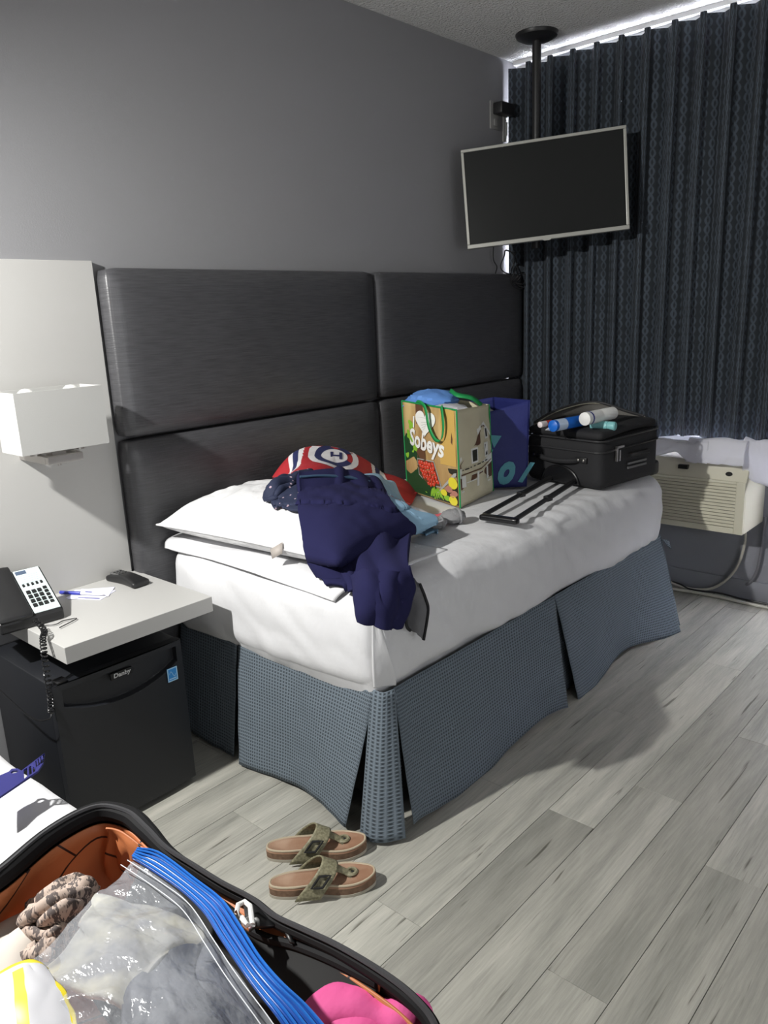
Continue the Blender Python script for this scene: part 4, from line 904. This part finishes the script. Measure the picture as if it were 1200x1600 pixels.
# ------------------------------------------------------------------ sandals
M_cork = mat('cork', (.20, .12, .075), .8, var=(90, (.13, .075, .045))); M_bed = mat('suede_footbed', (.36, .24, .165), .75, var=(14, (.25, .13, .075))); M_olive = mat('snake_olive', (.14, .13, .075), .6, var=(160, (.27, .25, .16))); M_solew = mat('outsole', (.36, .33, .27), .7)
M_suede_edge = mat('footbed_edge', (.42, .35, .25), .7)
def sole_outline(o=0, n=44):
    P_ = []
    for k in range(n):
        t = 2*PI*k/n; x = .128+(.128+o)*math.cos(t); s = x/.256
        wdt = .036+.012*math.exp(-((s-.78)/.22)**2)-.006*math.exp(-((s-.42)/.15)**2)
        P_.append((x, (wdt+o)*math.copysign(abs(math.sin(t))**.75, math.sin(t))+.004*math.sin(s*3)))
    return P_
def sandal(label, heel, toe, mirror):
    a = math.atan2(toe[1]-heel[1], toe[0]-heel[0]); s = thing('sandal', label, 'sandal', (heel[0], heel[1], 0), a, 'pair of sandals on the floor'); m = -1 if mirror else 1
    def mk(z0, z1, o0, o1, nm, mt_, dish=0):
        a_, b_ = sole_outline(o0), sole_outline(o1); n = len(a_)
        vs = [(x, y*m, z0+.006*max(0, (x-.2)/.056)**2) for x, y in a_]+[(x, y*m, z1+.008*max(0, (x-.2)/.056)**2) for x, y in b_]; fs = [tuple(range(n))[::-1]]+[(i, (i+1) % n, n+(i+1) % n, n+i) for i in range(n)]
        if dish:
            for k_, (sc1, dz) in enumerate(((.90, 0), (.84, -dish), (.5, -dish*1.3))):
                vs += [(.128+(x-.128)*(1-(1-sc1)*.55), y*m*sc1, z1+dz+.008*max(0, (x-.2)/.056)**2) for x, y in b_]; b0 = n*(k_+1); b1 = n*(k_+2); fs += [(b0+i, b0+(i+1) % n, b1+(i+1) % n, b1+i) for i in range(n)]
            vs.append((.128, 0, z1-dish*1.3)); fs += [(len(vs)-1-n+i, len(vs)-1-n+(i+1) % n, len(vs)-1) for i in range(n)]
        else: fs += [tuple(n+i for i in range(n))]
        if m < 0: fs = [f[::-1] for f in fs]
        return obj(nm, G().add(vs, fs), mt_, s, auto=50)
    mk(.0, .007, 0, 0, 'outsole', M_solew); mk(.007, .024, -.001, .0, 'cork_midsole', M_cork); mk(.024, .0305, .0, -.003, 'footbed', M_bed, .003)
    ed = [(x, y*m, .0300+.008*max(0, (x-.2)/.056)**2) for x, y in sole_outline(-.0035)]
    obj('footbed_edge', G().tube(ed, .0028, 6, closed=True), M_suede_edge, s)
    # arching instep strap, wide at the sides
    def st(u, v):
        t = PI*u; y = .049*math.cos(t); z = .010+.062*math.sin(t)**.8
        xc = .092+.045*math.sin(t); wd = .030-.012*math.sin(t)
        return Vector((xc+wd*(2*v-1)+.012*(z-.01)/.06, y*m, z-.010*(2*v-1)*math.sin(t)))
    obj('instep_strap', G().grid(st, 30, 8), M_olive, s, solid=.0035, auto=0)
    def tg_(u, v):  # tongue running to the toe post
        x = .145+.055*u; z = .068-.030*u**1.2-.006*u; w_ = .020-.006*math.sin(PI*u)-.004*u
        return Vector((x, m*(w_*(2*v-1)+.004*u), z-.006*abs(2*v-1)**2))
    obj('thong_strap', G().grid(tg_, 16, 8), M_olive, s, solid=.0035, auto=0)
    obj('strap_loop', G().lathe([(.013, -.003), (.016, 0), (.013, .003), (.008, .003), (.008, -.003)], 18, c=(.198, .004*m, .036)), M_olive, s)
    obj('toe_post', G().tube([(.2, .004*m, .036), (.206, .004*m, .022)], .0035, 8), M_dark, s)
    bg = G(); q = [(-.014, -.011), (.014, -.011), (.014, .011), (-.014, .011)]
    t = PI*.78 if not mirror else PI*.78
    def bk(a_, b_): 
        u = .80; p = st(u+b_*4, .5); return p+Vector((a_, -.0*m, 0))+Vector((0, -.0055*m, .004))
    pts = [bk(a_, b_) for a_, b_ in ((-.013, -.018), (.013, -.018), (.013, .018), (-.013, .018))]
    obj('buckle', G().tube([pts[0], (pts[0]+pts[1])/2, pts[1], (pts[1]+pts[2])/2, pts[2], (pts[2]+pts[3])/2, pts[3], (pts[3]+pts[0])/2], .003, 8, closed=True), M_dark, s)
    return s
sandal('brown cork sandal with olive thong strap, nearer one of the pair', (-2.533, -.925), (-2.345, -1.100), False)
sandal('brown cork sandal with olive thong strap, farther one nearer the bed', (-2.452, -.818), (-2.280, -.996), False)

# ------------------------------------------------------------------ second bed in the foreground
bd2 = thing('bed', 'second bed with white bedding at lower left under the open suitcase', 'bed', (-3.7, -1.0, 0))
g = softbox((-4.5, -2.6, .30), (-3.01, -.10, .60), .07, (40, 60, 12))
def m2(v):
    if v.x > -3.05: v.x += .012*noise.noise(Vector((v.y*5, v.z*4, 2)))
    v.z += .008*noise.noise(Vector((v.x*5, v.y*5, 5)))+.004*noise.noise(Vector((v.x*14, v.y*8, 5)))
    return v
g.map(m2); L(g, bd2); obj('mattress', g, M_sheet, bd2, auto=0)
g = G().grid(lambda u, v: Vector((-3.05+.01*math.sin(u*40), -2.55+2.42*u, .02+.32*v)), 120, 8, uvf=lambda u, v: (u*2.4, v*.3)); L(g, bd2); obj('skirt_panel', g, M_waf, bd2, auto=0)

# open suitcase
os_ = thing('open_suitcase', 'open black suitcase with orange printed lining in the foreground', 'suitcase', (-3.4, -1.7, .6))
M_trim = mat('suitcase_trim', (.006, .006, .007), .75, spec=.2)
RM = [W(-60, 1405, 2, .75), W(0, 1372, 2, .752), W(80, 1306, 2, .752), W(150, 1270, 2, .75), W(200, 1276, 2, .75), W(232, 1302, 2, .75), W(262, 1333, 2, .748), W(300, 1358, 2, .746), W(348, 1388, 2, .744), W(395, 1413, 2, .744), W(430, 1440, 2, .746), W(480, 1464, 2, .755), W(530, 1488, 2, .765), W(590, 1524, 2, .773), W(640, 1562, 2, .775), W(676, 1605, 2, .77), W(690, 1660, 2, .76)]
rp_ = smoothpath(RM, 110)
ob_ = []
ctr = Vector((-3.5, -1.75, 0))
def shellwall(off, ztop, zbot, name, m_, th):
    g = G(); vs = []; uv = []
    for i, p in enumerate(rp_):
        t = (rp_[min(i+1, 110)]-rp_[max(i-1, 0)]); nn = Vector((t.y, -t.x, 0)).normalized()
        if nn.dot(ctr-p) > 0: nn = -nn
        q = p+nn*off
        for k in range(7):
            f = k/6; z = (p.z+ztop)*(1-f)+zbot*f; bul = .012*math.sin(PI*f)
            vs.append(Vector((q.x+nn.x*bul, q.y+nn.y*bul, z))); uv.append((i*.01, z))
    g.add(vs, [(i*7+k, i*7+k+1, (i+1)*7+k+1, (i+1)*7+k) for i in range(110) for k in range(6)], 0, uv); L(g, os_); return obj(name, g, m_, os_, solid=th, auto=0)
shellwall(.0, -.004, .612, 'outer_shell', M_blkcloth, .004)
shellwall(-.008, -.012, .618, 'orange_lining', M_lin, .002)
g = G().tube([p+Vector((0, 0, .001)) for p in rp_], [.0115 if i < 32 else max(.0062, .0115-(i-32)*.0004) for i in range(111)], 10); L(g, os_); obj('rim_trim', g, M_trim, os_)
g = G().tube([p+Vector((-.003, -.003, .011)) for p in rp_], .0028, 6); L(g, os_); obj('zip_track', g, mat('zip_grey', (.07, .07, .075), .3, .3), os_)
g = G().add([(-3.95, -2.4, .612), (-3.08, -2.4, .612), (-3.09, -1.40, .612), (-3.95, -1.40, .612)], [(0, 1, 2, 3)]); L(g, os_); obj('case_floor', g, M_lin, os_)
# inner divider rim sweeping from the corner to the near side, black mesh panel behind it
IR = [W(236, 1310, 2, .745), W(268, 1350, 2, .738), W(300, 1380, 2, .734), W(335, 1404, 2, .732), W(368, 1430, 2, .732), W(390, 1452, 2, .733), W(420, 1467, 2, .735), W(460, 1477, 2, .742), W(520, 1501, 2, .757), W(590, 1537, 2, .765)]
ip = smoothpath(IR, 60); g = G().tube(ip, .0045, 8); L(g, os_); obj('divider_rim', g, M_trim, os_)
g = G(); vs = []
for i, p in enumerate(ip):
    for k in range(5): f = k/4; vs.append(Vector((p.x-.11*f, p.y-.02*f, p.z-.10*f**.8)))
g.add(vs, [(i*5+k, i*5+k+1, (i+1)*5+k+1, (i+1)*5+k) for i in range(60) for k in range(4)]); L(g, os_); obj('black_mesh_pocket', g, M_dark, os_, solid=.003, auto=0)
def strap(pts, wd, nm, m_, lab=None, thk=.002):
    g = ribbon(pts, wd, 20); L(g, os_); return obj(nm, g, m_, os_, solid=thk, auto=0, label=lab)
# orange gusset pieces between outer and divider rims
g = G(); vs = []
for i in range(61):
    f = i/60; po = rp_[int((.30+.52*f)*110)]; q = ip[i]
    vs += [q+Vector((0, 0, -.002)), q.lerp(po, .5)+Vector((0, 0, -.012)), po+Vector((0, 0, -.004))]
g.add(vs, [(3*i+k, 3*i+k+1, 3*i+k+4, 3*i+k+3) for i in range(60) for k in range(2)]); L(g, os_); obj('orange_gusset', g, M_lin, os_, solid=.001, auto=0)
g = G().add([W(*c, 2, .7465) for c in ((380, 1412), (408, 1422), (445, 1449), (400, 1452), (384, 1442))], [(0, 1, 2, 3, 4)]); L(g, os_); obj('corner_guard', g, M_blk, os_, solid=.004)
g = G().add([W(*c, 2, .748) for c in ((441, 1450), (451, 1452), (461, 1476), (453, 1474))], [(0, 1, 2, 3)]); L(g, os_); obj('gusset_strap', g, M_blk, os_, solid=.002)
# top pocket flap of lining, lit
g = cloth(px([[(165, 1294, .742), (190, 1300, .742), (222, 1325, .735), (238, 1345, .73)], [(170, 1302, .73), (195, 1325, .725), (215, 1340, .72), (230, 1350, .715)], [(168, 1340, .69), (190, 1350, .69), (205, 1358, .69), (222, 1364, .69)], [(168, 1372, .66), (185, 1380, .66), (200, 1385, .66), (215, 1390, .66)]], 2), 24, 20, .004, 14, 2)
L(g, os_); obj('lining_pocket', g, M_lin, os_, solid=.002, auto=0, label='bulging orange lining pocket with dark print')
# white zip pull
a = W(376, 1430, 2, .76)
zp = [W(x, y, 2, .762) for x, y in ((370, 1425), (372, 1414), (382, 1409), (391, 1416), (393, 1432), (395, 1445), (386, 1446), (378, 1434))]
g = G().tube(zp, .0026, 8, closed=True); L(g, os_); obj('zip_pull', g, M_white, os_, label='white looped zip pull')
g = L(rbox((.012, .014, .008), .003, 2, W(389, 1444, 2, .758)), os_); obj('zip_slider', g, M_chrome, os_)

# contents
M_pink = mat('pink_cotton', (.58, .07, .24), .8, bump=(12, .4, (1, 1, 1), .02)); M_scarf = mat('scarf_stripe', (.45, .36, .30), .8)
def _s():
    n, l, b = nodes(M_scarf); uv = n.new('ShaderNodeUVMap'); wv = n.new('ShaderNodeTexWave'); wv.inputs['Scale'].default_value = 30; wv.inputs['Distortion'].default_value = 6; wv.inputs['Detail Scale'].default_value = 20; l.new(uv.outputs[0], wv.inputs['Vector'])
    rp = n.new('ShaderNodeValToRGB'); e = rp.color_ramp.elements; e[0].position = .25; e[0].color = (.09, .07, .065, 1); e[1].position = .6; e[1].color = (.47, .37, .31, 1); l.new(wv.outputs[0], rp.inputs[0]); l.new(rp.outputs[0], b.inputs['Base Color'])
_s()
pkc = thing('pink_garment', 'bright pink folded garment at the near end of the open suitcase', 'garment', (-3.2, -1.85, .68))
g = cloth(px([[(492, 1585, .725), (540, 1560, .735), (590, 1566, .738), (640, 1578, .735), (668, 1592, .73)], [(480, 1605, .73), (535, 1585, .745), (590, 1590, .75), (640, 1600, .748), (668, 1610, .735)], [(470, 1660, .70), (530, 1660, .72), (590, 1660, .73), (640, 1660, .73), (680, 1660, .71)]], 2), 40, 30, .012, 12, 5); L(g, pkc); obj('fabric', g, M_pink, pkc, solid=.01, auto=0)
g = cloth(px([[(505, 1545, .715), (530, 1536, .725), (570, 1545, .725), (606, 1560, .72)], [(496, 1570, .715), (530, 1560, .728), (570, 1570, .73), (610, 1576, .722)], [(498, 1600, .70), (530, 1600, .71), (570, 1600, .715), (612, 1600, .70)]], 2), 30, 20, .008, 12, 15)
tag(obj('white_garment', g, M_towel, solid=.008, auto=0), 'white garment peeking out behind the pink one in the open suitcase', 'garment')
g = cloth(px([[(-40, 1475, .69), (20, 1440, .70), (80, 1415, .70), (140, 1420, .69)], [(-40, 1520, .70), (20, 1480, .72), (80, 1460, .715), (130, 1470, .70)], [(-40, 1600, .70), (20, 1560, .71), (70, 1540, .70), (120, 1540, .69)]], 2), 40, 30, .006, 10, 3)
tag(obj('cream_garment', g, mat('cream_cotton', (.55, .50, .45), .85), solid=.008, auto=0), 'smooth cream garment folded at the left inside the open suitcase', 'garment')
sf = thing('scarf', 'crumpled beige and brown striped scarf inside the open suitcase', 'scarf', (-3.3, -1.5, .7))
g = cloth(px([[(42, 1408, .72), (75, 1392, .735), (115, 1368, .74), (145, 1370, .735), (158, 1385, .72)], [(40, 1425, .725), (70, 1418, .75), (105, 1398, .755), (135, 1390, .75), (150, 1400, .73)],
                 [(60, 1445, .72), (80, 1440, .75), (100, 1430, .755), (120, 1425, .745), (140, 1420, .73)], [(38, 1455, .715), (70, 1465, .74), (95, 1458, .745), (110, 1455, .735), (125, 1450, .72)],
                 [(30, 1490, .71), (50, 1488, .73), (75, 1480, .735), (95, 1475, .73), (110, 1470, .72)], [(22, 1500, .70), (35, 1500, .71), (60, 1500, .71), (85, 1500, .71), (100, 1495, .70)]], 2), 90, 90, .012, 20, 6, st=(2.2, .6))
L(g, sf); obj('folds', g, M_scarf, sf, solid=.005, auto=0)

# zip storage bag
zb = thing('zip_storage_bag', 'clear plastic zip bag with blue seal lying over the open suitcase', 'plastic bag', (-3.25, -1.75, .74))
ZB = [[(207, 1344, .785), (258, 1378, .788), (303, 1412, .79), (344, 1471, .795), (379, 1523, .80), (432, 1593, .80), (470, 1650, .79)],
      [(165, 1375, .785), (215, 1410, .80), (260, 1450, .81), (290, 1500, .815), (320, 1550, .82), (360, 1610, .815), (400, 1670, .80)],
      [(110, 1425, .78), (150, 1460, .80), (190, 1500, .815), (215, 1550, .825), (240, 1600, .83), (265, 1650, .82), (290, 1690, .80)],
      [(60, 1485, .77), (90, 1520, .79), (115, 1560, .805), (130, 1610, .81), (140, 1660, .81), (150, 1700, .80), (160, 1720, .79)],
      [(0, 1535, .76), (0, 1570, .775), (0, 1610, .78), (0, 1660, .78), (0, 1700, .78), (0, 1740, .78), (0, 1760, .77)],
      [(-60, 1580, .75), (-70, 1620, .76), (-80, 1660, .76), (-80, 1700, .76), (-80, 1740, .76), (-80, 1780, .76), (-80, 1800, .75)]]
ZF = surf(px(ZB, 2)); g = cloth(px(ZB, 2), 140, 140, .0060, 22, 21, lambda u, v: min(1, v*8)*.010*abs(noise.noise(Vector((u*5+v*4, v*3-u*2, 9))))); L(g, zb); obj('clear_film', g, M_film, zb, auto=0)
BLU = [[(216, 1331, .790), (251, 1337, .790), (309, 1380, .792), (350, 1412, .795), (379, 1453, .80), (408, 1500, .803), (443, 1541, .805), (484, 1579, .80), (520, 1620, .795)],
       [(207, 1345, .785), (240, 1366, .787), (282, 1395, .789), (318, 1430, .792), (344, 1471, .795), (379, 1523, .80), (402, 1555, .80), (432, 1593, .80), (470, 1650, .79)]]
BS = surf(px(BLU, 2)); M_blue = mat('seal_blue', (.010, .075, .36), .3)
g = G().grid(lambda u, v: BS(v, u)+Vector((0, 0, .002+.002*abs(math.sin(u*PI*5)))), 30, 80); L(g, zb); obj('blue_seal', g, M_blue, zb, solid=.0015, auto=0)
for f in (.12, .30, .48, .66, .84):
    g = G().tube([BS(t/60, f)+Vector((0, 0, .0052)) for t in range(61)], .0011, 6); L(g, zb); obj('seal_ridge', g, mat('ridge_blue', (.02, .15, .55), .25), zb)
for o_ in (.05, .10):
    g = G().tube([ZF(i/70, o_)+Vector((0, 0, .004)) for i in range(71)], .00045, 6); L(g, zb); obj('clear_ridge', g, mat('ridge_clear', (.75, .78, .82), .2), zb)
# inside the zip bag
g = cloth(px([[(150, 1400, .765), (230, 1420, .77), (300, 1450, .772)], [(130, 1440, .772), (220, 1455, .785), (320, 1470, .78)], [(110, 1480, .77), (200, 1490, .785), (260, 1500, .78)], [(60, 1530, .765), (150, 1560, .78), (200, 1580, .785)]], 2), 40, 30, .004, 14, 4)
tag(obj('cream_fabric', g, mat('bag_cream', (.42, .40, .32), .8, var=(30, (.20, .20, .21))), solid=.006, auto=0), 'cream cloth seen through the clear zip bag', 'cloth')
g = cloth(px([[(262, 1480, .776), (320, 1475, .776), (345, 1500, .778), (370, 1530, .78)], [(225, 1520, .78), (280, 1520, .79), (330, 1540, .79), (385, 1570, .785)], [(200, 1570, .782), (260, 1570, .795), (320, 1590, .795), (410, 1610, .785)], [(190, 1640, .78), (250, 1650, .79), (320, 1660, .79), (430, 1670, .78)]], 2), 40, 30, .006, 14, 14)
tag(obj('dark_fabric', g, mat('bag_slate', (.030, .034, .05), .7, var=(25, (.07, .075, .10))), solid=.006, auto=0), 'dark slate cloth seen through the right half of the clear zip bag', 'cloth')
pk2 = thing('yellow_white_packet', 'yellow and white printed packet inside the clear bag at the lower left', 'packet', (-3.4, -1.75, .76))
PF = surf(px([[(-10, 1545, .776), (40, 1518, .78), (62, 1530, .782)], [(-10, 1590, .79), (50, 1565, .795), (95, 1565, .79)], [(-10, 1660, .79), (60, 1640, .795), (125, 1620, .79)]], 2))
g = G().grid(lambda u, v: PF(u, v)+Vector((0, 0, .001*noise.noise(Vector((u*6, v*6, 2))))), 24, 24)
for k in range(len(g.f)):
    i = (k % 24)/24; j = (k//24)/24
    if i > .86 or j < .05: g.m[k] = 1
    elif .30 < i < .42 and j > .15: g.m[k] = 2
L(g, pk2); obj('packet_face', g, [mat('foil_white', (.55, .55, .58), .3), mat('foil_yellow', (.75, .62, .03), .35), mat('foil_lime', (.55, .62, .05), .35)], pk2, solid=.01, auto=0)
g = G()
for k in range(6): g.tube([PF(.03+.035*k, .35)+Vector((0, 0, .003)), PF(.03+.035*k, .95)+Vector((0, 0, .003))], .0007, 4)
L(g, pk2); obj('small_print', g, mat('print_mid', (.3, .3, .35), .5), pk2)['kind'] = 'stuff'
g = G().prism(ell(.60, .22, .05, .12, 10, .3), lambda a, b, h: PF(a, b)+Vector((0, 0, .004+.001*h))); L(g, pk2); obj('blue_mark', g, mat('foil_blue', (.15, .2, .5), .4), pk2)

# blue slotted strap on the second bed
M_strap = mat('violet_blue_plastic', (.022, .022, .15), .4)
def z3(x, y): return (x/4, 1140+y/4)
outl = [(-60, 320), (0, 292), (55, 268), (75, 250), (110, 248), (135, 262), (280, 152), (272, 210), (240, 262), (140, 330), (0, 425), (-60, 450)]
holes = [[(66, 272), (84, 262), (108, 260), (118, 268), (100, 276), (74, 280)], [(148, 258), (170, 244), (172, 296), (152, 314)], [(180, 238), (196, 232), (200, 280), (184, 290)], [(206, 236), (222, 250), (220, 266), (208, 274)]]+[[(212+15*k, 212-12*k), (222+15*k, 204-12*k), (226+15*k, 240-18*k), (217+15*k, 252-18*k)] for k in range(4)]
g = shape2d([outl]+holes, .5); g.map(lambda v: W(*z3(v.x, v.y), 2, .655-.012*(v.x/280))+Vector((0, 0, .0035*v.z)))
tag(obj('slotted_strap', g, M_strap, smooth=False), 'violet-blue slotted plastic strap lying on the white bedding at the left edge', 'strap')
